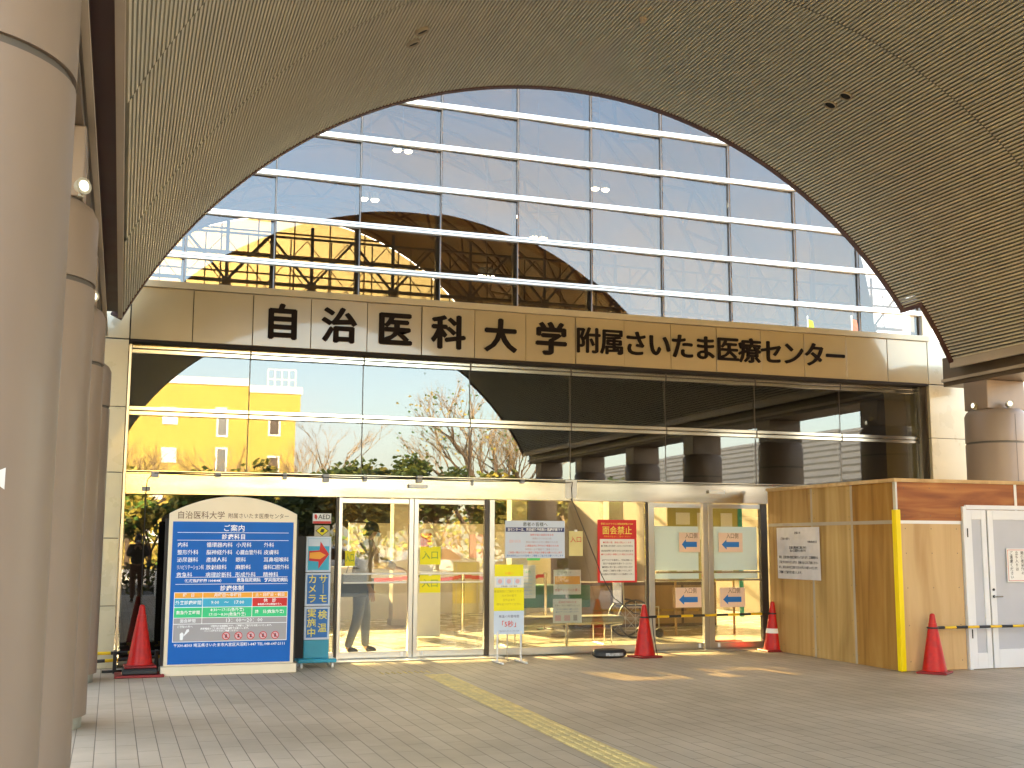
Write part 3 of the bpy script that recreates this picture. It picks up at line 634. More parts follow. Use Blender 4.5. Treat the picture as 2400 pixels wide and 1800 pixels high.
for k in range(5):
    b = MB(); n_ = 20; cxk, czk = -.05+.142*k, .437
    b.m(sred).quad(*[(cxk+.046*math.cos(2*math.pi*i/n_), -.0625, czk+.046*math.sin(2*math.pi*i/n_)) for i in range(n_)])
    b.m(pink).quad(*[(cxk+.038*math.cos(2*math.pi*i/n_), -.0635, czk+.038*math.sin(2*math.pi*i/n_)) for i in range(n_)])
    b.m(btxt).quad((cxk-.012, -.0645, czk-.02), (cxk+.012, -.0645, czk-.02), (cxk+.008, -.0645, czk+.022), (cxk-.008, -.0645, czk+.018))
    b.m(sred).quad((cxk-.03, -.0655, czk+.022), (cxk-.025, -.0655, czk+.028), (cxk+.03, -.0655, czk-.022), (cxk+.025, -.0655, czk-.028))
    b.build('prohibition_symbol', to)

# ---- thermo camera stand
o = empty('sign_stand', (2.355, -.50, 0), 'narrow blue sign stand on castors with red arrow, for temperature checks', 'sign stand')
MB().m(teal).box(-.235, .235, -.17, .17, .065, .11).build('stand_foot', o, bevel=.01)
MB().m(teal).box(-.155, .155, -.05, .04, .111, .33).build('stand_panel', o, bevel=.004)
MB().m(glossb).box(-.26, -.157, -.03, .12, .112, 1.60).build('stand_back', o); MB().m(glossb).box(-.155, .17, .0405, .12, .112, 1.60).build('stand_back', o)
for x in (-.19, .19):
    for yy in (-.13, .13):
        b = MB().m(white); b.tube([(x-.012, yy, .03), (x+.012, yy, .03)], .03, 14); b.box(x-.005, x+.005, yy-.01, yy+.01, .03, .066); b.build('castor', o, smooth=40)
for k, (z0, z1) in enumerate(((1.16, 1.60), (.745, 1.15), (.335, .735))):
    b = MB().m(lblue).box(-.155, .155, -.05, .04, z0, z1); b.m(cyan if k == 0 else arrowb).rect(-.132, .132, z0+.025, z1-.025, -.0525)
    if k == 0:
        b.m(lblue).rect(-.13, .13, z1-.12, z1-.028, -.0535)
        b.m(sred).quad((-.12, -.055, 1.30), (.0, -.055, 1.29), (.0, -.055, 1.20), (.13, -.055, 1.38), (.02, -.055, 1.54), (.01, -.055, 1.43), (-.12, -.055, 1.42))
        b.m(orange).quad((-.115, -.0565, 1.33), (.02, -.0565, 1.32), (.09, -.0565, 1.37), (.015, -.0565, 1.41), (-.11, -.0565, 1.40))
    else:
        b.m(ytxt)
        cols = ('サーモ', 'カメラ') if k == 1 else ('検温', '実施中')
        for ci, s_ in enumerate(cols):
            for ri, ch in enumerate(s_):
                zz = z1-.085-ri*(.118 if len(s_) == 3 else .16)-(.02 if len(s_) == 2 else 0)
                b.text('｜' if ch == 'ー' else ch, .067-.134*ci, -.054, zz, .115, bold=.0014)
    b.build('poster_panel', o)

# ---- white pipe stand with posters
o = empty('poster_stand', (4.81, -.72, 0), 'white pipe stand carrying yellow and pale blue posters left of the centre pane', 'sign stand')
b = MB().m(white)
for x in (-.155, .165): b.tube([(x, 0, .02), (x, 0, .40)], .012, 8); b.tube([(x, -.24, .015), (x, .22, .015)], .014, 8); b.tube([(x, .012, .40), (x, .012, 1.24)], .01, 8)
b.build('pipe_frame', o, smooth=40)
MB().m(alu).tube([(.0, .06, .02), (.0, .06, .42)], .008, 6).build('rear_strut', o, smooth=40)
b = MB().m(yellow).box(-.195, .195, -.006, .001, 1.10, 1.25); b.m(orange).text('お願い', 0, -.0075, 1.135, .04); b.build('poster', o)
b = MB().m(paper).box(-.20, .20, -.006, .001, .955, 1.098); b.m(sgrey)
for k in range(3):
    b.m(lblue).rect(-.175+.12*k, -.075+.12*k, .99, 1.075, -.0075); b.m(pink).quad(*[(-.125+.12*k+.03*math.cos(t*.5), -.009, 1.035+.03*math.sin(t*.5)) for t in range(12)])
b.m(btxt).text('手指消毒・マスク着用', .0, -.0075, .97, .022); b.build('poster', o)
b = MB().m(yellow).box(-.205, .205, -.006, .001, .66, .953); b.m(mat('olive print', (.45, .34, .02), .6, var=0))
for i, s_ in enumerate(('体温測定にご協力ください', 'カメラの前で', '立ち止まり', '顔を近づけてください')): b.text(s_, 0, -.0075, .905-.055*i, .034)
b.build('poster', o)
b = MB().m(lblue).box(-.205, .205, -.006, .001, .36, .657); b.m(navy).text('検温の所要時間', 0, -.0075, .585, .04); b.m(rtxt).text('「5秒」', 0, -.0075, .485, .085, bold=.001); b.m(navy).text('ご協力ありがとうございます', 0, -.0075, .40, .022); b.build('poster', o)

# ---- posters on the glass
PY = GY-.0135
def sheet(name, x0, x1, z0, z1, mt, label, cat='poster', y=PY, group=None):
    o = empty(name, ((x0+x1)/2, y, (z0+z1)/2), label, cat, group); b = MB().m(mt).box(-(x1-x0)/2, (x1-x0)/2, -.002, .002, -(z1-z0)/2, (z1-z0)/2); b.build('sheet', o); return o
def prints(o, items, name='print', y=-.0035):
    b = MB()
    for it in items:
        if it[0] == 't': _, mt, s_, x, z, sz, fwid = it; b.m(mt).text(s_, x, y, z, sz, fitw=fwid, bold=sz*.008)
        elif it[0] == 'r': _, mt, x0, x1, z0, z1 = it; b.m(mt).rect(x0, x1, z0, z1, y+.0006)
        elif it[0] == 'p': b.m(it[1]).quad(*[(x, y, z) for x, z in it[2]])
    b.build(name, o)
o = sheet('patient_notice', 5.075, 5.965, 1.32, 1.84, mat('notice blue', (.58, .66, .80), .5, var=.03), 'pale blue notice for patients with a navy title bar on the centre pane')
prints(o, [('t', btxt, '患者の皆様へ', 0, .205, .062, .42), ('r', navy, -.435, .435, .105, .165), ('t', pink, '症状のある方', -.30, -.03, .05, .17)]+[('t', rtxt if i in (0, 3) else mat('mauve print', (.42, .32, .40), .6, var=0), s_, .10, .06-.05*i, .032, .5) for i, s_ in enumerate(('発熱や咳の症状がある方', '体調のすぐれない方', '感染が疑われる方と接触された方', '２週間以内に海外から帰国された方', '来院前に必ず電話でご連絡ください'))]
       + [('t', rtxt, 'ご来院の際はマスクの着用と手指の消毒をお願いいたします', 0, -.185, .032, .8), ('t', arrowb, '院内感染防止のため皆様のご理解とご協力をお願いいたします', 0, -.228, .032, .84)])
b = MB().m(wtxt).text('当センターは、完全紹介予約制の医療機関です', 0, -.005, .133, .048, fitw=.82, bold=.0006); b.build('title_print', o)
o = sheet('visiting_notice', 6.468, 7.077, .975, 1.865, sred, 'tall red bordered notice banning visits, on the centre pane by the cone')
prints(o, [('r', paper, -.27, .27, -.42, .17)]); prints(o, [('t', ytxt, '面会禁止', 0, .285, .125, .46), ('t', ytxt, '新型コロナウイルス感染症対策のため', 0, .385, .03, .5), ('t', orange, '感染拡大防止にご協力ください', 0, .205, .03, .44)]
       + [('t', (rtxt if i in (0, 3) else btxt), s_, 0, .12-.05*i-(.02 if i > 1 else 0)-(.03 if i > 3 else 0), .03, .5) for i, s_ in enumerate(('■当面の間、面会は禁止とします', '■ご家族の方も院内への立ち入りはできません', '病状説明等で許可された方を除きます', '■やむを得ない事情により来院される方は', '必ずマスクを着用し、手指消毒の上', '受付で体温測定を受けてください', '■荷物の受け渡しは窓口で行います', '皆様のご理解をお願いいたします', '自治医科大学附属さいたま医療センター'))], y=-.005, name='lettering')
ar = [(-.15, 0), (-.07, .075), (-.07, .038), (.14, .038), (.14, -.038), (-.07, -.038), (-.07, -.075)]
for (x0, x1, z0, z1, lb) in ((7.74, 8.08, 1.405, 1.69, 'peach entrance sign with blue left arrow, upper one on the left leaf'), (8.39, 8.79, 1.405, 1.69, 'peach entrance sign with blue left arrow, upper one on the right leaf'), (7.67, 8.09, .61, .895, 'peach entrance sign with blue left arrow, lower one on the left leaf'), (8.39, 8.81, .605, .89, 'peach entrance sign with blue left arrow, lower one on the right leaf')):
    o = sheet('arrow_sign', x0, x1, z0, z1, peach, lb, 'arrow sign', GY-.052, 'peach entrance arrow signs'); k = (x1-x0)/.40
    prints(o, [('t', mat('brown print', (.22, .12, .07), .6, var=0), '入口側', .03, .092, .085, .2), ('p', arrowb, [(x*k, z-.03) for x, z in ar])])
o = sheet('defibrillator_sign', 2.398, 2.64, 1.775, 1.908, paper, 'small white AED sign with a red strip on the glass above the narrow stand', 'sign')
prints(o, [('t', btxt, 'AED', .03, .018, .085, .16), ('r', rtxt, -.118, .118, -.066, -.036), ('p', rtxt, [(-.10, .05), (-.075, .055), (-.06, .02), (-.075, -.02), (-.10, .01)])])
o = sheet('warning_sticker', 2.425, 2.625, 1.61, 1.75, mat('sticker grey', (.52, .48, .36), .5), 'square sticker with a yellow diamond under the AED sign', 'sticker')
prints(o, [('p', btxt, [(-.09, 0), (0, -.068), (.09, 0), (0, .068)])]); prints(o, [('p', yellow, [(-.075, 0), (0, -.057), (.075, 0), (0, .057)])], y=-.005, name='diamond'); prints(o, [('p', btxt, [(-.03, -.02), (.02, -.02), (.03, .02), (-.01, .025)])], y=-.0065, name='symbol')
for x0, x1, z0, z1, lb, yy in ((3.86, 4.15, 1.235, 1.475, 'yellow entrance sheet on the left sliding doors, upper one', GY-.013), (3.86, 4.15, .86, 1.095, 'yellow entrance sheet on the left sliding doors, lower one', GY-.013), (2.84, 2.97, 1.22, 1.42, 'small yellow entrance sheet at the left edge of the left door leaf', GY-.013)):
    o = sheet('entrance_sheet', x0, x1, z0, z1, yellow, lb, 'notice', yy, 'yellow entrance sheets'); prints(o, [('t', mat('green print', (.25, .36, .05), .6, var=0), '入口', .0, .0, .12, (x1-x0)*.85)])
    MB().m(paper).box(-.02, .02, -.0045, .0045, (z1-z0)/2-.01, (z1-z0)/2+.015).build('tape', o)
o = sheet('entrance_sheet', 6.03, 6.24, 1.35, 1.70, mat('pale yellow paper', (.72, .62, .28), .6), 'pale yellow entrance sheet just left of the red notice', 'notice'); prints(o, [('t', rtxt, '入口', 0, .05, .09, .18)])
MB().m(paper).box(-.02, .02, -.0045, .0045, .165, .195).build('tape', o)
# sensor tapes and cable
tape = mat('grey tape', (.42, .42, .44), .6, var=.08)
tt = [(.38, 2.374, .09, .07), (.279, 2.189, .10, .055), (1.154, 2.381, .07, .05), (2.005, 2.383, .045, .075), (2.545, 2.372, .075, .10), (3.067, 2.377, .045, .075), (3.816, 2.381, .075, .09), (4.569, 2.35, .045, .08), (5.30, 2.38, .05, .05)]
wn = ['leftmost on the beam top', 'lower on the beam at the left end', 'above the left half of the guide board', 'above the right half of the guide board', 'above the narrow blue stand', 'above the left door leaf', 'beside the left door sensor', 'above the middle door post', 'above the pale blue notice']
for (x, z, w_, h_), s_ in zip(tt, wn):
    b = MB().m(tape).box(-w_/2, w_/2, -.0515 if z > 2.36 else -.003, .0, -h_/2, h_/2); tag(b.build('tape_patch', loc=(x, GY-.0765, z)), 'grey tape patch holding the cable, '+s_, 'tape', 'tape patches on the door beam')
tag(MB().m(paper).box(-.085, .085, -.003, .0, -.13, .13).build('tape_patch', loc=(6.04, GY-.0765, 2.29)), 'pale ribbed tape strip where the cable crosses the beam', 'tape')
b = MB().m(black); cpts = [(.28, .15, .3), (.28, .155, 2.15), (.29, .155, 2.30), (.34, .155, 2.37), (.38, .12, 2.387)]+[(x, .118, 2.388-.012*math.sin((x-.38)*1.9)**2) for x in [.38+.28*k for k in range(1, 21)]]+[(6.04, .12, 2.385), (6.04, .155, 2.30), (6.05, .16, 2.13), (6.24, .12, 1.65), (6.44, .03, 1.08), (6.56, -.1, .78), (6.75, -.35, .575), (6.86, -.50, .56), (6.91, -.60, .52), (6.90, -.66, .30), (6.97, -.62, .03)]
b.tube(cpts, .0065, 6); tag(b.build('power_cable', smooth=60), 'thin black cable taped along the door beam and hanging down to the cone', 'cable')

# ------------------------------------------------------------------ plywood hoarding
hb = empty('plywood_hoarding', (9, -3.135, 0), 'plywood hoarding with pale joint strips, yellow corner guard and white doors', 'hoarding')
wood = [wood_mat('plywood %d' % i, c1, c2, c3, seed=i*3.7) for i, (c1, c2, c3) in enumerate([((.31, .16, .045), (.44, .25, .085), (.53, .33, .13)), ((.34, .195, .06), (.45, .275, .10), (.54, .36, .15)), ((.24, .105, .02), (.36, .175, .038), (.45, .25, .07)), ((.46, .28, .12), (.56, .37, .18), (.64, .44, .23))])]
woodr = wood_mat('red plywood', (.20, .06, .02), (.33, .11, .035), (.48, .20, .06), seed=2., sx=.8, sz=6.)
b = MB(); H = 2.29; hz = 1.80
ys = [3.12, 1.80, .88, .02]            # local Y of panel edges: wall .. corner
hy = lambda v: v
for i, (a, c) in enumerate(((.02, .87), (.91, 1.79), (1.83, 2.94))):
    k = 2-i; b.m(wood[k]).box(0, .03, a, c, .01, hz-.02); b.m(wood[k]).box(0, .03, a, c, hz+.02, H)
b.m(jointm)
for yv in (.06, .84, .95, 1.75, 1.87, 2.6):
    for zv in (.12, .55, 1.0, 1.42, 1.72, 1.88, 2.22): b.quad(*[(-.0012, yv+.007*math.cos(t*1.05), zv+.007*math.sin(t*1.05)) for t in range(6)])
o1 = b.build('plywood_panel', hb)
b = MB().m(trimc)
for yv in (.89, 1.81): b.box(-.004, .034, yv-.021, yv+.021, .005, H-.001)
b.box(-.006, -.0045, .0, 2.95, hz-.022, hz+.022); b.box(-.004, .03, 0.03, 2.95, hz-.0195, hz+.0195); b.build('joint_strip', hb)
b = MB().m(wood[3]).box(.0, .95, -.03, 0, .01, hz-.02); b.m(woodr).box(0, 2.4, -.03, 0, hz+.02, H); b.m(jointm)
for xv in (.12, .50, .88):
    for zv in (.12, .55, 1.0, 1.42, 1.72, 1.88, 2.22): b.quad(*[(xv+.007*math.cos(t*1.05), -.0312, zv+.007*math.sin(t*1.05)) for t in range(6)])
b.build('plywood_panel', hb)
b = MB().m(white).box(.0, .95, -.034, -.001, hz-.0195, hz+.0195); b.box(1.80, 1.84, -.034, -.0305, hz+.02, H); b.build('joint_strip', hb)
b = MB().m(wood[3]).box(-.03, 2.51, -.05, .01, H+.001, H+.045); b.box(-.03, .05, .0105, 2.95, H+.001, H+.045); b.build('top_rail', hb)
b = MB().m(alu).box(-.012, .012, -.042, .012, hz+.15, H); b.build('corner_trim', hb)
MB().m(wood[1]).box(2.47, 2.50, -.03, 2.95, .01, H).build('plywood_panel', hb)
MB().m(wood[3]).box(2.2, 2.465, -.029, -.001, .01, hz-.02).build('plywood_panel', hb) if False else None
b = MB().m(yel if False else mat('guard yellow', (.90, .66, .0), .45, var=.05)).box(-.035, .035, -.062, -.0315, .01, 1.95); b.box(-.035, -.006, -.0314, .02, .01, 1.95); b.build('corner_guard', hb, bevel=.006)
dr = bpy.data.objects.new('hoarding_door', None); col.objects.link(dr); dr.parent = hb; dr.empty_display_size = .1; dr.location = (.965, -.036, 0)
dw = mat('door white', (.76, .77, .80), .4, var=.02); dg = mat('door grey panel', (.50, .52, .58), .3, var=.03)
b = MB().m(dw); b.box(0, .05, -.03, .05, 0, 2.0); b.box(.05, 1.5, -.03, .05, 1.965, 2.02); b.build('door_frame', dr, bevel=.004)
b = MB().m(dw); b.box(.055, .13, -.02, .02, .01, 1.96); b.box(.28, .355, -.02, .02, .01, 1.96); b.box(.13, .28, -.02, .02, .01, .20); b.box(.13, .28, -.02, .02, 1.84, 1.96); b.m(dg).box(.131, .279, -.008, .008, .201, 1.839); b.build('side_leaf', dr, bevel=.003)
b = MB().m(dw); b.box(.375, .46, -.02, .02, .01, 1.96); b.box(1.2, 1.28, -.02, .02, .01, 1.96); b.box(.46, 1.2, -.02, .02, .01, .24); b.box(.46, 1.2, -.02, .02, 1.84, 1.96); b.m(dg).box(.461, 1.199, -.008, .008, .241, 1.839); b.m(black).box(.362, .368, -.01, .01, .01, 1.96); b.build('main_leaf', dr, bevel=.003)
b = MB().m(steel); b.tube([(.415, -.02, .885), (.415, -.06, .885), (.52, -.06, .885)], .009, 8); b.m(black).tube([(.415, -.02, .97), (.415, -.03, .97)], .016, 12); b.tube([(.415, -.02, .885), (.415, -.028, .885)], .018, 12); b.build('handle', dr, smooth=40)
for z in (.38, 1.62): MB().m(black).box(.046, .058, -.038, -.0305, z, z+.11).build('hinge', dr)
# notice on the side and on the door
o = empty('paper_notice', (8.992, -.98, 1.40), 'large white printed notice taped to the side of the plywood hoarding', 'notice')
def sideM(x, z): return Matrix(((0, 0, -1, -.006), (-1, 0, 0, x), (0, 1, 0, z), (0, 0, 0, 1)))
b = MB().m(mat('notice paper', (.66, .60, .58), .6, var=.06, vscale=6)); n = 10
for i in range(n):
    for j in range(n):
        f = lambda a, c: (-.004-.004*math.sin(a*5+c*3)**2, .54-1.08*a/n, -.36+.72*c/n)
        b.quad(f(i, j), f(i+1, j), f(i+1, j+1), f(i, j+1))
b.build('sheet', o, smooth=60)
b = MB().m(btxt); 
for s_, x, z, sz, fwid in (('お知らせ', 0, .28, .04, .2), ('ご来院の皆様へ', .32, .20, .035, .4), ('令和2年4月1日', -.36, .155, .035, .3), ('正面玄関改修工事に伴う', 0, .075, .04, .6), ('出入口変更のお知らせ', 0, .035, .04, .5), ('現在、正面玄関の改修工事を行っております。工事期間中は', 0, -.06, .042, .98), ('ご不便をおかけいたしますが、左側の出入口をご利用ください', 0, -.13, .042, .98), ('また、足元には十分ご注意くださいますようお願いいたします。', 0, -.20, .042, .98), ('ご理解とご協力をお願いします。', .2, -.27, .042, .6)):
    me_M = Matrix(((0, 0, -1, -.010), (-1, 0, 0, x), (0, 1, 0, z), (0, 0, 0, 1)))
    b.text(s_, 0, 0, 0, sz, M=me_M, fitw=fwid, bold=.0006)
b.build('lettering', o)
o = sheet('paper_notice', 10.60, 10.91, 1.06, 1.48, paper, 'white vertical notice with a thin red border on the white hoarding door', 'notice', -3.2)
prints(o, [('r', rtxt, -.14, .14, -.195, .195)], name='border'); prints(o, [('r', paper, -.134, .134, -.189, .189)], name='border_field', y=-.0042)
b = MB().m(btxt)
for ci, s_ in enumerate(('関係者以外の', '立ち入りは', 'ご遠慮ください')):
    for ri, ch in enumerate(s_): b.text(ch, .085-.085*ci, -.0055, .15-.05*ri, .05, bold=.0006)
b.build('lettering', o)
b = MB().m(red).box(-.28, .28, -.1, .1, .0, .09); b.m(orange).box(-.2, .1, -.11, -.101, .02, .07); tag(b.build('toolbox', loc=(8.62, .55, .007), bevel=.01), 'red and orange box on the lobby floor behind the right cone', 'box')
#PART3
#PART3
# ------------------------------------------------------------------ lobby furniture seen through the doors
olive = mat('olive vinyl', (.16, .14, .075), .4, var=.1); lgrey = mat('light grey cabinet', (.55, .54, .50), .5, var=.05); green = mat('green cloth', (.02, .16, .07), .7, var=.15)
o = empty('bench', (6.5, 1.75, 0), 'long olive bench with bent steel legs behind the centre pane', 'bench')
b = MB().m(olive).box(-1.15, .95, -.24, .24, .30, .42); b.build('seat', o, bevel=.03)
for x in (-.95, .62):
    b = MB().m(alu); b.tube([(x, -.22, .30), (x, -.22, .012), (x, .22, .012), (x, .22, .30)], .012, 8); b.tube([(x+.12, -.22, .012), (x+.12, -.22, .28), (x+.3, -.22, .30)], .012, 8); b.build('leg', o, smooth=40)
def notice_stand(x, y, label, sheets, zt):
    o = empty('notice_stand', (x, y, 0), label, 'sign stand')
    b = MB().m(steel); b.tube([(0, .012, .01), (0, .012, zt)], .022, 10); b.lathe([(.15, .008), (.15, .02), (.03, .03)], 20); b.build('stand_pole', o, smooth=40)
    for x0, x1, z0, z1, its in sheets:
        b = MB().m(paper).box(x0, x1, -.016, -.01, z0, z1)
        for it in its:
            if it[0] == 'r': b.m(it[1]).rect(it[2], it[3], it[4], it[5], -.0175)
            else: b.m(it[1]).text(it[2], it[3], -.019, it[4], it[5], fitw=it[6])
        b.build('sheet', o)
notice_stand(6.12, .55, 'steel notice stand with an orange banded sheet above a round symbol sheet', [(-.21, .21, .80, 1.15, [('r', orange, -.195, .195, .945, 1.06), ('t', rtxt, '体温チェックのお願い', 0, .86, .045, .38), ('t', btxt, 'お知らせ', 0, 1.11, .03, .2)]),
             (-.22, .22, .40, .74, [('t', rtxt, '感染症予防のため', 0, .69, .035, .36), ('t', btxt, '手洗い・うがいを励行しましょう', 0, .645, .028, .38), ('t', arrowb, 'マスクの着用をお願いします', 0, .59, .026, .38), ('t', arrowb, '咳エチケットにご協力ください', 0, .555, .026, .38), ('r', pink, -.19, -.10, .43, .51), ('r', pink, -.05, .04, .43, .51), ('r', sgrey, .09, .15, .43, .51)])], 1.1)
notice_stand(5.45, .62, 'steel notice stand with a pale green printed sheet behind the yellow poster stand', [(-.21, .21, .75, 1.22, [('t', sgreen, '受付のご案内', 0, 1.12, .045, .34)]+[('r', lblue, -.16, .16, .80+.05*k, .815+.05*k) for k in range(6)])], 1.15)
# belt posts
belt = mat('red belt', (.50, .02, .015), .6, var=.05)
def belt_post(x, y, label):
    o = empty('barrier_post', (x, y, 0), label, 'barrier post', 'belt barrier posts in the lobby')
    b = MB().m(steel); b.lathe([(.16, .008), (.16, .025), (.03, .04), (.03, .92), (.036, .925), (.036, 1.0), (.02, 1.01)], 18); b.build('post', o, smooth=40); return o
bps = [(3.45, 4.2), (4.9, 4.4), (5.7, 4.4), (7.3, 4.6)]
for (x, y), s_ in zip(bps, ('leftmost, behind the door leaf with the person', 'behind the right leaf of the left doors', 'behind the pale green notice stand', 'behind the tall red notice')): belt_post(x, y, 'steel queue post with a red belt, '+s_)
for i in range(3):
    (xa, ya), (xb, yb_) = bps[i], bps[i+1]; b = MB().m(belt); nseg = 10
    for k in range(nseg):
        t0, t1 = k/nseg, (k+1)/nseg; f = lambda t: (xa+(xb-xa)*t, ya+(yb_-ya)*t, .955-.05*math.sin(math.pi*t))
        p, q = f(t0), f(t1); b.box(min(p[0], q[0]), max(p[0], q[0])+.001, p[1]-.002, p[1]+.002, (p[2]+q[2])/2-.03, (p[2]+q[2])/2+.03)
    o = empty('queue_belt', (xa, ya, .95), ('red belt of the queue behind the left doors', 'short red belt behind the white post', 'red belt of the queue behind the centre pane')[i], 'belt'); b.v = [(x-xa, y-ya, z-.95) for x, y, z in b.v]; b.build('belt', o)
# reception counter, white partitions, pillars, cabinets
o = empty('reception_counter', (3.5, 8.4, 0), 'long pale reception counter deep in the lobby behind the left doors', 'counter')
b = MB().m(lgrey).box(-3.2, 2.2, -.3, .3, 0, 1.0); b.build('counter_body', o, bevel=.01); MB().m(mat('counter top', (.62, .52, .35), .3)).box(-3.3, 2.3, -.38, .36, 1.001, 1.05).build('counter_top', o, bevel=.008)
b = MB().m(teal).tube([(.9+.16*math.cos(k*.4), -.31, .62+.10*math.sin(k*.4)) for k in range(17)], .012, 5, False); b.build('counter_emblem', o)
o = empty('partition', (6.7, 9.6, 0), 'pale partition wall with posters behind the reception area', 'partition')
b = MB().m(mat('partition cream', (.60, .57, .47), .7, var=.05)).box(-2.0, 2.6, 0, .12, 0.007, 1.95); b.build('partition_panel', o, bevel=.005)
pc = [lblue, paper, yellow, peach, pink, paper, sgreen]
for k in range(7): MB().m(pc[k]).box(-1.8+.62*k, -1.8+.62*k+.42, -.012, -.002, 1.15+.06*(k % 3), 1.72+.06*(k % 2)).build('poster', o)
o = empty('partition', (1.6, 10.4, 0), 'cream partition wall with posters behind the reception counter', 'partition')
MB().m(MATS['partition cream']).box(-3.5, 2.6, 0, .12, 0.007, 1.9).build('partition_panel', o, bevel=.005)
for k in range(6): MB().m(pc[6-k]).box(-2.4+.8*k, -2.4+.8*k+.5, -.012, -.002, 1.2, 1.85).build('poster', o)
for x, y, s_ in ((5.05, 6.4, 'white square lobby pillar behind the left doors'), (7.45, 6.6, 'white square lobby pillar behind the red notice'), (9.7, 7.0, 'white square lobby pillar behind the right doors')):
    o = empty('lobby_pillar', (x, y, 0), s_, 'pillar'); MB().m(mat('pillar white', (.66, .62, .52), .5, var=.04)).box(-.16, .16, -.16, .16, .007, 4.9).build('shaft', o, bevel=.015); MB().m(lgrey).box(-.18, .18, -.18, .18, .007, .12).build('base', o)
o = empty('thermal_kiosk', (4.72, 3.3, 0), 'white cabinet with a black slot beside the white door post', 'cabinet')
MB().m(white).box(-.20, .22, -.22, .22, .05, 1.08).build('cabinet_body', o, bevel=.012); MB().m(black).box(-.15, .17, -.226, -.2205, .98, 1.02).build('slot', o); MB().m(white).box(-.12, .14, -.05, .05, 1.081, 1.75).build('head_panel', o, bevel=.01); MB().m(rtxt).box(-.08, .10, -.056, -.0505, 1.25, 1.68).build('poster', o)
o = empty('draped_table', (7.3, 4.95, 0), 'table under a green cloth behind the red notice', 'table')
MB().m(green).box(-.9, .9, -.3, .3, .38, .78).build('cloth', o, bevel=.02)
for x in (-.8, .8):
    for yy in (-.2, .2): MB().m(alu).tube([(x, yy, .01), (x, yy, .38)], .015, 8).build('leg', o)
o = empty('notice_board', (9.5, 2.6, 0), 'olive framed notice board with sheets and a teal edge behind the right leaf', 'notice board')
MB().m(mat('board olive', (.42, .38, .10), .7, var=.05)).box(-.75, .62, -.02, .02, .9, 2.2).build('board', o, bevel=.005)
MB().m(mat('teal edge', (.02, .34, .32), .5)).box(.58, .66, -.03, -.0205, .3, 2.2).build('edge_strip', o)
for x, z, w_, h_ in ((-.6, 1.85, .26, .2), (-.2, 1.6, .2, .45), (.25, 1.55, .22, .5), (.25, 1.0, .22, .5), (-.6, 1.05, .3, .4)): MB().m(paper).box(x, x+w_, -.026, -.0205, z, z+h_).build('sheet', o)
for x in (-.6, .5): MB().m(brn).tube([(x, .035, .01), (x, .035, 2.1)], .02, 8).build('leg', o)
# wheelchair
o = empty('wheelchair', (8.05, 2.6, 0), 'folded wheelchair with a big thin wheel behind the left leaf of the right doors', 'wheelchair')
for yy in (-.2, .2):
    b = MB().m(black); b.tube([(.30*math.cos(k*math.pi/16), yy, .31+.30*math.sin(k*math.pi/16)) for k in range(33)], .016, 6, False)
    w2 = b.build('wheel', o, smooth=60)
    b = MB().m(alu)
    for k in range(8): b.tube([(0, yy, .31), (.295*math.cos(k*math.pi/4), yy, .31+.295*math.sin(k*math.pi/4))], .004, 4)
    b.build('spokes', w2)
    b = MB().m(alu); b.tube([(.42, yy, .05), (.42, yy, .5), (-.2, yy, .5), (-.22, yy, .95), (-.34, yy, .97)], .013, 7); b.build('side_frame', o, smooth=40)
    b = MB().m(black); b.tube([(.42, yy-.015, .08), (.42, yy+.015, .08)], .075, 14); b.build('caster', o, smooth=40)
MB().m(navy).box(-.18, .36, -.18, .18, .48, .53).build('seat', o, bevel=.01); MB().m(navy).box(-.23, -.20, -.18, .18, .55, .92).build('backrest', o, bevel=.008)
o = empty('dark_cabinet', (9.5, 5.0, 0), 'low dark brown cabinets behind the right leaf', 'cabinet'); MB().m(mat('dark brown wood', (.06, .022, .012), .4, var=.2)).box(-1.6, 1.3, -.3, .3, .007, .82).build('cabinet_body', o, bevel=.01)
for k in range(4): MB().m(brn).box(-1.55+.72*k, -1.55+.72*k+.66, -.312, -.3005, .06, .76).build('door', o)

# ------------------------------------------------------------------ people
skin = mat('skin', (.55, .33, .22), .5, var=.05); hairm = mat('dark hair', (.03, .02, .014), .5, var=.2, vscale=30)
def body(name, J, E, rad, mt, parent=None, root=0, sub=2):
    me = bpy.data.meshes.new(name); me.from_pydata([Vector(J[k]) for k in J], [(list(J).index(a), list(J).index(c)) for a, c in E], []); o = bpy.data.objects.new(name, me); col.objects.link(o)
    sk = o.modifiers.new('skin', 'SKIN'); sk.use_smooth_shade = True
    for i, k in enumerate(J):
        v = me.skin_vertices[0].data[i]; r_ = rad[k]; v.radius = r_ if isinstance(r_, tuple) else (r_, r_)
    me.skin_vertices[0].data[root].use_root = True
    sb = o.modifiers.new('sub', 'SUBSURF'); sb.levels = sb.render_levels = sub
    dg = bpy.context.evaluated_depsgraph_get(); m2 = bpy.data.meshes.new_from_object(o.evaluated_get(dg)); o.modifiers.clear(); o.data = m2; bpy.data.meshes.remove(me)
    m2.materials.clear(); m2.materials.append(mt); m2.polygons.foreach_set('use_smooth', [True]*len(m2.polygons))
    if parent: o.parent = parent
    return o
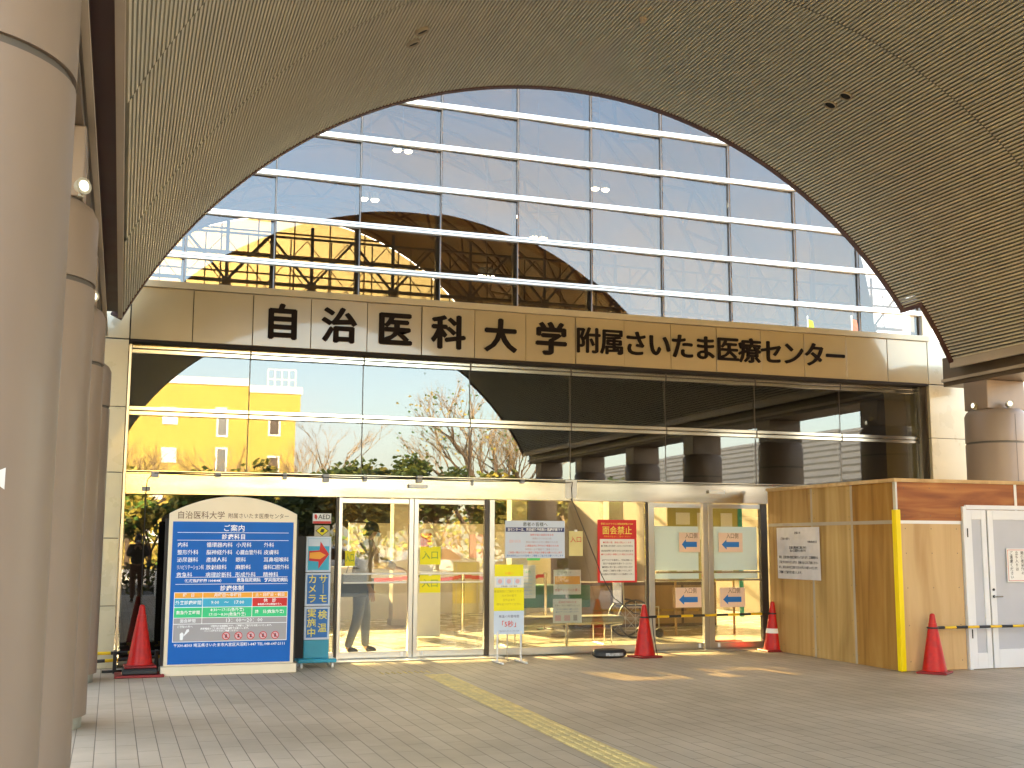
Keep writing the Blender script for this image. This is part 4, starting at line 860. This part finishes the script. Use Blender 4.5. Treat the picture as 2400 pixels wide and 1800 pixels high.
def hand_chains(J, E, rad, wrist, hand, dirv, side, s):
    dirv = Vector(dirv).normalized(); sd = Vector(side).normalized(); hp = Vector(J[hand])
    for i, (off, ln) in enumerate(((-.030, .060), (-.010, .072), (.010, .070), (.030, .055))):
        a = hp+dirv*.035+sd*off; b_ = a+dirv*ln*.5+Vector((0, 0, -.012)); c_ = a+dirv*ln+Vector((0, 0, -.035))
        for n_, p_, r_ in (('f%d%sa' % (i, s), a, .010), ('f%d%sb' % (i, s), b_, .009), ('f%d%sc' % (i, s), c_, .008)): J[n_] = tuple(p_); rad[n_] = r_
        E += [(hand, 'f%d%sa' % (i, s)), ('f%d%sa' % (i, s), 'f%d%sb' % (i, s)), ('f%d%sb' % (i, s), 'f%d%sc' % (i, s))]
    a = hp-sd*.035+dirv*.0; b_ = a+dirv*.03-sd*.02; J['t%sa' % s] = tuple(a); J['t%sb' % s] = tuple(b_); rad['t%sa' % s] = .011; rad['t%sb' % s] = .009; E += [(hand, 't%sa' % s), ('t%sa' % s, 't%sb' % s)]
def person(loc, rz, label, reach, coat, legc, h=1.0, lean=0.0):
    o = empty('person', loc, label, 'person', rz=rz)
    # faces local -Y ; one continuous body, clothing as separate layers
    L_ = lean
    J = {'pel': (0, 0, .93), 'bel': (0, -.03*L_, 1.08), 'che': (0, -.10*L_, 1.28), 'neb': (0, -.16*L_, 1.44), 'nec': (0, -.18*L_-.01, 1.50), 'hea': (0, -.21*L_-.02, 1.585), 'top': (0, -.22*L_-.01, 1.675)}
    rad = {'pel': (.15, .11), 'bel': (.135, .10), 'che': (.155, .11), 'neb': (.085, .07), 'nec': .05, 'hea': (.076, .092), 'top': (.06, .075)}
    E = [('pel', 'bel'), ('bel', 'che'), ('che', 'neb'), ('neb', 'nec'), ('nec', 'hea'), ('hea', 'top')]
    for s, sx in (('l', 1), ('r', -1)):
        st = .10 if s == 'l' else -.12
        J.update({'hip'+s: (.09*sx, 0, .88), 'kne'+s: (.095*sx, -.03-st*.4, .48), 'ank'+s: (.095*sx, .03-st, .085), 'toe'+s: (.105*sx, -.12-st, .03)})
        rad.update({'hip'+s: .085, 'kne'+s: .056, 'ank'+s: .036, 'toe'+s: .034}); E += [('pel', 'hip'+s), ('hip'+s, 'kne'+s), ('kne'+s, 'ank'+s), ('ank'+s, 'toe'+s)]
        sh = (.175*sx, -.15*L_, 1.40)
        if reach == s or reach == 'both':
            if reach == 'both': el, wr, ha = (.22*sx, -.10, 1.18), (.07*sx, -.30, 1.36), (.05*sx, -.34, 1.40)
            else: el, wr, ha = (.21*sx, -.22, 1.20), (.19*sx, -.46, 1.10), (.185*sx, -.53, 1.085)
        else: el, wr, ha = (.235*sx, .03-.1*L_, 1.13), (.235*sx, -.07-.1*L_, .89), (.232*sx, -.09-.1*L_, .82)
        J.update({'sho'+s: sh, 'elb'+s: el, 'wri'+s: wr, 'han'+s: ha}); rad.update({'sho'+s: .055, 'elb'+s: .04, 'wri'+s: .026, 'han'+s: (.035, .02)})
        E += [('che', 'sho'+s), ('sho'+s, 'elb'+s), ('elb'+s, 'wri'+s), ('wri'+s, 'han'+s)]
        dv = Vector(ha)-Vector(wr); hand_chains(J, E, rad, 'wri'+s, 'han'+s, dv, dv.cross(Vector((0, 0, 1))) if dv.cross(Vector((0, 0, 1))).length > .03 else Vector((0, 1, 0)), s)
    bd = body('body', J, E, rad, skin, o)
    # face details on the body's head
    hy, hz_ = J['hea'][1], J['hea'][2]
    def part(name, mt, keys, grow, edges=None, cut=None):
        JJ = {k: J[k] for k in keys}; rr = {}
        for k in keys:
            r_ = rad[k]; rr[k] = tuple(q+grow for q in r_) if isinstance(r_, tuple) else r_+grow
        if cut: JJ.update(cut[0]); rr.update(cut[1])
        return body(name, JJ, [e for e in E if e[0] in keys and e[1] in keys]+(edges or []), rr, mt, o, 0)
    part('coat', coat, ['che', 'pel', 'bel', 'neb', 'shol', 'elbl', 'wril', 'shor', 'elbr', 'wrir'], .036)
    part('trousers', legc, ['pel', 'hipl', 'knel', 'ankl', 'hipr', 'kner', 'ankr'], .018)
    for s in 'lr': part('shoe', black, ['ank'+s, 'toe'+s], .012)
    b = MB().m(hairm); rings = []
    for i in range(9):
        ph = i/8*math.pi*.56; rings.append((math.sin(ph), math.cos(ph)))
    vs = []; fs = []; nn_ = 20
    for s_, c_ in rings:
        for k in range(nn_):
            a = 2*math.pi*k/nn_; drop = .055 if math.sin(a) > -.3 else 0
            vs.append((.092*s_*math.cos(a), hy+.010+.108*s_*math.sin(a), hz_+.015+.125*c_-drop*s_**3))
    for i in range(8):
        for k in range(nn_): fs.append((i*nn_+k, (i+1)*nn_+k, (i+1)*nn_+(k+1) % nn_, i*nn_+(k+1) % nn_))
    b.add(vs, fs); b.build('hair', o, smooth=80)
    b = MB().m(skin); b.tube([(0, hy-.085, hz_+.012), (0, hy-.112, hz_-.022)], [.008, .014], 8)
    b.m(white); 
    for sx in (-1, 1): b.tube([(.032*sx, hy-.078, hz_+.012), (.032*sx, hy-.092, hz_+.012)], [.012, .006], 8)
    b.m(mat('white mask', (.72, .76, .80), .7, var=.03)); b.box(-.055, .055, hy-.108, hy-.07, hz_-.075, hz_-.02); b.build('face_mask', o, smooth=40, bevel=.012)
    o.scale = (h, h, h); return o
khaki = mat('beige coat', (.38, .29, .19), .8, var=.1); char = mat('charcoal jacket', (.05, .045, .04), .8, var=.1); brownp = mat('brown trousers', (.14, .07, .045), .8, var=.1); slate = mat('slate trousers', (.17, .18, .21), .8, var=.1)
person((3.18, .86, .006), R(75), 'person in a beige coat and dark trousers reaching forward just inside the left doors', 'l', khaki, slate, 1.06, .55)
person((.52, -15.75, 0), R(180), 'person in charcoal jacket and brown trousers under the canopy, mirrored in the left pane', 'both', char, brownp, 1.0, .1)
b = MB().m(slate).box(-.17, .17, -.09, .09, -.15, .15); b.tube([(-.1, 0, .15), (-.06, 0, .30), (.06, 0, .30), (.1, 0, .15)], .01, 6); tag(b.build('shoulder_bag', loc=(3.03, .62, .95), bevel=.03), 'dark slate bag at the hip of the person inside the doors', 'bag')

# ------------------------------------------------------------------ small banners on the ledge
for x, y, mt_, lb in ((11.35, 2.2, mat('yellow green cloth', (.55, .62, .05), .7), 'slim yellow green banner on the porch roof at the right'), (12.05, 1.9, mat('orange red cloth', (.75, .22, .12), .7), 'slim orange red banner on the porch roof at the far right')):
    o = empty('banner', (x, y, 4.745), lb, 'banner', 'small banners on the porch roof'); MB().m(alu).tube([(0, 0, 0), (0, 0, .78)], .011, 6).build('pole', o)
    b = MB().m(mt_); 
    for k in range(6): b.quad((.012+.0, .01*math.sin(k), .72-.08*k), (.12+.04*math.sin(k*.9)-.012*k, .02*math.sin(k+1), .70-.08*k), (.12+.04*math.sin((k+1)*.9)-.012*(k+1), .02*math.sin(k+2), .70-.08*(k+1)), (.012, .01*math.sin(k+1), .72-.08*(k+1)))
    b.build('cloth', o)

# ------------------------------------------------------------------ surroundings (mostly seen mirrored in the glass)
o = empty('yellow_building', (0, -66, 0), 'golden yellow four storey building with white parapet, mirrored in the left panes', 'building')
gold = mat('golden render', (.52, .37, .085), .8, var=.05)
MB().m(gold).box(-22, 10.25, 0, 14, -.12, 11.3).build('wall', o).location.y = -8
q = o.children[0]
MB().m(white).box(-22.1, 10.35, -8.1, 6.1, 11.302, 11.75).build('parapet', o)
b = MB().m(white)
for k in range(5): b.box(8.2+.45*k, 8.26+.45*k, 4.9, 4.96, 11.751, 13.0)
b.box(8.2, 10.06, 4.9, 4.96, 13.001, 13.06); b.box(8.2, 10.06, 4.9, 4.96, 12.35, 12.41); b.build('roof_railing', o)
def win(x, z, w_, h_, mt_): 
    f = MB().m(white).box(x-w_/2-.12, x+w_/2+.12, 6.0, 6.08, z-h_/2-.12, z+h_/2+.12).build('window', o); MB().m(mt_).box(x-w_/2, x+w_/2, 6.081, 6.10, z-h_/2, z+h_/2).build('pane', f)
wg = mat('window grey', (.16, .17, .18), .15, var=0); wd = mat('window dark', (.05, .03, .02), .3, var=0)
for z in (1.6, 4.3, 6.6, 9.0): win(5.4, z, .5, 1.5, wg); win(8.9, z, .55, .9, wd); win(-4.5, z, .5, 1.5, wg); win(-9, z, .5, 1.5, wg); win(2.2, z+.3, .7, .7, white); win(-14, z, .5, 1.5, wg)

tile = mat('grey roof tiles', (.34, .33, .30), .6, var=.15, vscale=5); eave = mat('brown eave', (.10, .04, .025), .6, var=.1); cremw = mat('cream wall', (.50, .42, .30), .8, var=.08)
o = empty('low_building', (20, -20, 0), 'long low cream building with a grey tiled roof right of the canopy', 'building')
MB().m(cremw).box(0, 9, -22, 13, -.12, 3.0).build('wall', o)
b = MB().m(eave).box(-.9, -.75, -23, 14, 2.85, 3.2); b.box(-.75, .0, -23, 14, 3.0, 3.06); b.build('eave', o)
b = MB().m(tile); nr = 9
for k in range(nr):
    x0, x1 = -.85+5.6*k/nr, -.85+5.6*(k+1)/nr; z0, z1 = 3.22+2.5*k/nr, 3.22+2.5*(k+1)/nr
    b.add([(x0, -23, z0+.07), (x1, -23, z1), (x1, 14, z1), (x0, 14, z0+.07), (x0, -23, z0-.03), (x0, 14, z0-.03)], [(0, 1, 2, 3), (0, 3, 5, 4)])
b.quad((4.75, -23, 5.72), (10, -23, 3.3), (10, 14, 3.3), (4.75, 14, 5.72)); b.build('roof', o)
b = MB().m(eave)
for k in range(14): b.box(-.02, -.002, -21+2.5*k, -20.95+2.5*k, 0, 2.99)
b.build('wall_joints', o)
for k in range(6): 
    f = MB().m(wd).box(-.03, -.003, -19.8+5*k, -18.2+5*k, 1.0, 2.3).build('window', o)

bark = mat('bark', (.13, .09, .06), .9, var=.25, vscale=12); twig = mat('twig', (.36, .25, .14), .9, var=.15)
lf = [mat('leaf dark', (.045, .075, .018), .6, var=.3, vscale=1.2), mat('leaf mid', (.13, .15, .03), .6, var=.3, vscale=1.2), mat('leaf yellow', (.46, .36, .06), .6, var=.3, vscale=1.2), mat('leaf fresh', (.10, .20, .03), .6, var=.3, vscale=1.2)]
def tree(name, x, y, h, spread, label, leaves=0, lm=(0, 1), bare=True, levels=5, seed=1, trunk_h=.22, group=None, lsize=.14, z0=-.12):
    r_ = random.Random(seed); o = empty(name, (x, y, z0), label, 'tree' if name != 'shrub' else 'shrub', group)
    tb = MB().m(bark); lv = MB(); tips = []
    def grow(p, dv, ln, rad, lev):
        mid = p+dv*ln*.5+Vector((r_.uniform(-.06, .06), r_.uniform(-.06, .06), 0))*ln; e = p+dv*ln
        tb.m(bark if lev > 2 else twig).tube([p, mid, e], [rad, rad*.85, rad*.68], 6 if lev > 3 else 3, False)
        if lev == 0: tips.append(e); return
        if lev <= 2: tips.append(e)
        for k in range(r_.choice((2, 3, 3)) if lev < levels else 5):
            a = r_.uniform(0, 2*math.pi); t = r_.uniform(.25, .62)*spread
            nd = (dv+Vector((math.cos(a), math.sin(a), r_.uniform(-.1, .35)))*t).normalized(); grow(p+dv*ln*r_.uniform(.6, 1), nd, ln*r_.uniform(.62, .85), rad*.58, lev-1)
    grow(Vector((0, 0, 0)), Vector((r_.uniform(-.05, .05), 0, 1)), h*trunk_h, h*.018, levels)
    tb.build('trunk', o)
    if leaves:
        for k in range(leaves):
            t = r_.choice(tips); c_ = t+Vector((r_.gauss(0, .28), r_.gauss(0, .28), r_.gauss(0, .22)))*h*.12
            a, b_ = r_.uniform(0, 6.3), r_.uniform(-.9, .9); u = Vector((math.cos(a), math.sin(a), math.sin(b_)*.6))*lsize; v = Vector((-math.sin(a)*.6, math.cos(a)*.6, math.cos(b_)))*lsize*.6
            lv.m(lf[r_.choice(lm)]).quad(c_-u, c_+v, c_+u, c_-v)
        lv.build('crown', o)
    return o
tree('bare_tree', 16.9, -40, 12.0, 1.15, 'tall bare tree with fine spreading twigs, mirrored in the panes right of centre', leaves=260, lm=(2, 3), levels=6, seed=3, trunk_h=.27, lsize=.10)
tree('bare_tree', 20.4, -43, 10.6, 1.15, 'bare tree right of the tall one, mirrored beside the canopy edge', leaves=160, lm=(2, 3), levels=6, seed=8, trunk_h=.27, lsize=.10)
tree('bare_tree', 9.4, -44, 9.4, 1.2, 'bare brown tree mirrored at the corner of the golden building', levels=6, seed=5, trunk_h=.27)
tree('bare_tree', 4.2, -46, 9.0, 1.2, 'bare tree in front of the golden building, left of its corner', levels=6, seed=12, trunk_h=.25)
tree('bare_tree', .6, -47, 9.2, 1.2, 'bare tree in front of the golden building near its far end', levels=6, seed=14, trunk_h=.25)
gt = 'leafy trees in front of the parking area'
ev = [(11.3, -37, 5.0, 0), (13.4, -38, 4.8, 0), (8.1, -36, 4.7, 0), (5.6, -40, 5.2, 1), (2.0, -30, 4.2, 1), (-.6, -32, 4.6, 2), (1.1, -26, 3.4, 2), (3.9, -27, 3.7, 1), (6.6, -28.5, 3.6, 0), (9.4, -29, 3.9, 1), (12.4, -30, 4.0, 0), (15.6, -31, 4.1, 1), (19.2, -32, 4.3, 1), (23.5, -34, 4.6, 0), (14.2, -26.5, 3.5, 2), (18, -27, 3.6, 0), (28, -36, 5, 1), (-4, -33, 5, 1)]
sides = ['dense dark evergreen', 'mid green leafy tree', 'yellow green airy tree']
for i, (x, y, h, k) in enumerate(ev):
    tree('leafy_tree', x, y, h*1.3, 1.25, '%s number %d counted from the left across the car park' % (sides[k], sorted(e[0] for e in ev).index(x)+1), leaves=(1900, 1900, 2200)[k], lm=((0, 0, 1), (0, 1, 2), (1, 2, 2, 3))[k], levels=4, seed=20+i, trunk_h=.30, group=gt, lsize=.15)
tree('leafy_tree', 19.0, 6.5, 6.5, 1.3, 'fresh green tree at the right edge behind the right column', leaves=5000, lm=(1, 3, 3), levels=5, seed=77, trunk_h=.26, lsize=.12)
tree('leafy_tree', 23.0, 8.5, 5.6, 1.3, 'second fresh green tree at the right edge, farther back', leaves=3000, lm=(1, 3), levels=5, seed=79, trunk_h=.26, lsize=.12)
# hedges
def hedge(x0, x1, y, h, label, mt_k, seed, s_=.09, dens=900):
    r_ = random.Random(seed); o = empty('hedge', ((x0+x1)/2, y, -.12), label, 'hedge'); b = MB(); w_ = (x1-x0)/2
    for k in range(int(dens*w_/4)):
        px, py, pz = r_.uniform(-w_, w_), r_.gauss(0, .25), h*r_.random()**.7; a = r_.uniform(0, 6.3)
        u = Vector((math.cos(a), math.sin(a), r_.uniform(-.5, .5)))*s_; v = Vector((-math.sin(a)*.5, math.cos(a)*.5, .8))*s_*.7; c_ = Vector((px, py, pz))
        b.m(lf[r_.choice(mt_k)]).quad(c_-u, c_+v, c_+u, c_-v)
    b.build('foliage', o)
    s2 = MB().m(bark)
    for k in range(int(w_*4)): xx = r_.uniform(-w_, w_); s2.tube([(xx, 0, 0), (xx+r_.uniform(-.1, .1), r_.uniform(-.1, .1), h*.8)], .015, 4)
    s2.build('stems', o)
hedge(-9, 2.2, -21.2, 1.0, 'low brown green hedge left of the canopy front', (0, 0, 1), 4); hedge(14, 32, -22, 1.1, 'low hedge right of the canopy front', (0, 1), 6)
hedge(-16, 36, -48.5, 3.6, 'tall golden hedge closing the far side of the car park', (1, 2, 2, 3), 9, .17, 900)
b = MB().m(white).box(-12, 12, -.1, .1, -.12, .45); tag(b.build('low_wall', loc=(12, -32.5, 0)), 'long low white wall across the car park', 'wall')
o = tag(MB().m(white).lathe([(.07, 0), (.07, .62), (.05, .66), (.02, .67)], 14).build('bollard', loc=(1.15, -19.2, 0), smooth=40), 'white bollard at the front edge of the pavement', 'bollard')
# parked cars across the road
def car(x, y, mt_, label):
    o = empty('parked_car', (x, y, -.112), label, 'car', 'cars parked across the road')
    prof = [(-2.1, .28), (-2.12, .62), (-1.95, .86), (-1.35, .92), (-.75, 1.42), (.75, 1.46), (1.45, .98), (2.0, .86), (2.12, .6), (2.1, .28)]
    MB().m(mt_).prism(prof, -.82, .82).build('body', o, bevel=.06)
    for yy in (-.826, .826):
        MB().m(wd).prism([(-1.2, .93), (-.72, 1.36), (-.05, 1.39), (-.05, .93)], yy-.004, yy+.004).build('window', o); MB().m(wd).prism([(.05, .93), (.05, 1.39), (.7, 1.38), (1.25, .96)], yy-.004, yy+.004).build('window', o)
    for xx in (-1.3, 1.3):
        for yy in (-.75, .75):
            f = MB().m(black).tube([(xx, yy-.1, .31), (xx, yy+.1, .31)], .31, 20).build('wheel', o, smooth=40); MB().m(alu).tube([(xx, yy-.105 if yy < 0 else yy+.1005, .31), (xx, yy-.1005 if yy < 0 else yy+.105, .31)], .18, 14).build('rim', f)
    return o
car(8.4, -34.2, white, 'white parked car left of centre across the road'); car(13.2, -34.4, mat('silver paint', (.45, .46, .48), .3, .6), 'silver parked car across the road'); car(18, -34.6, mat('dark paint', (.03, .035, .05), .25, coat=.8), 'dark parked car at the right across the road')
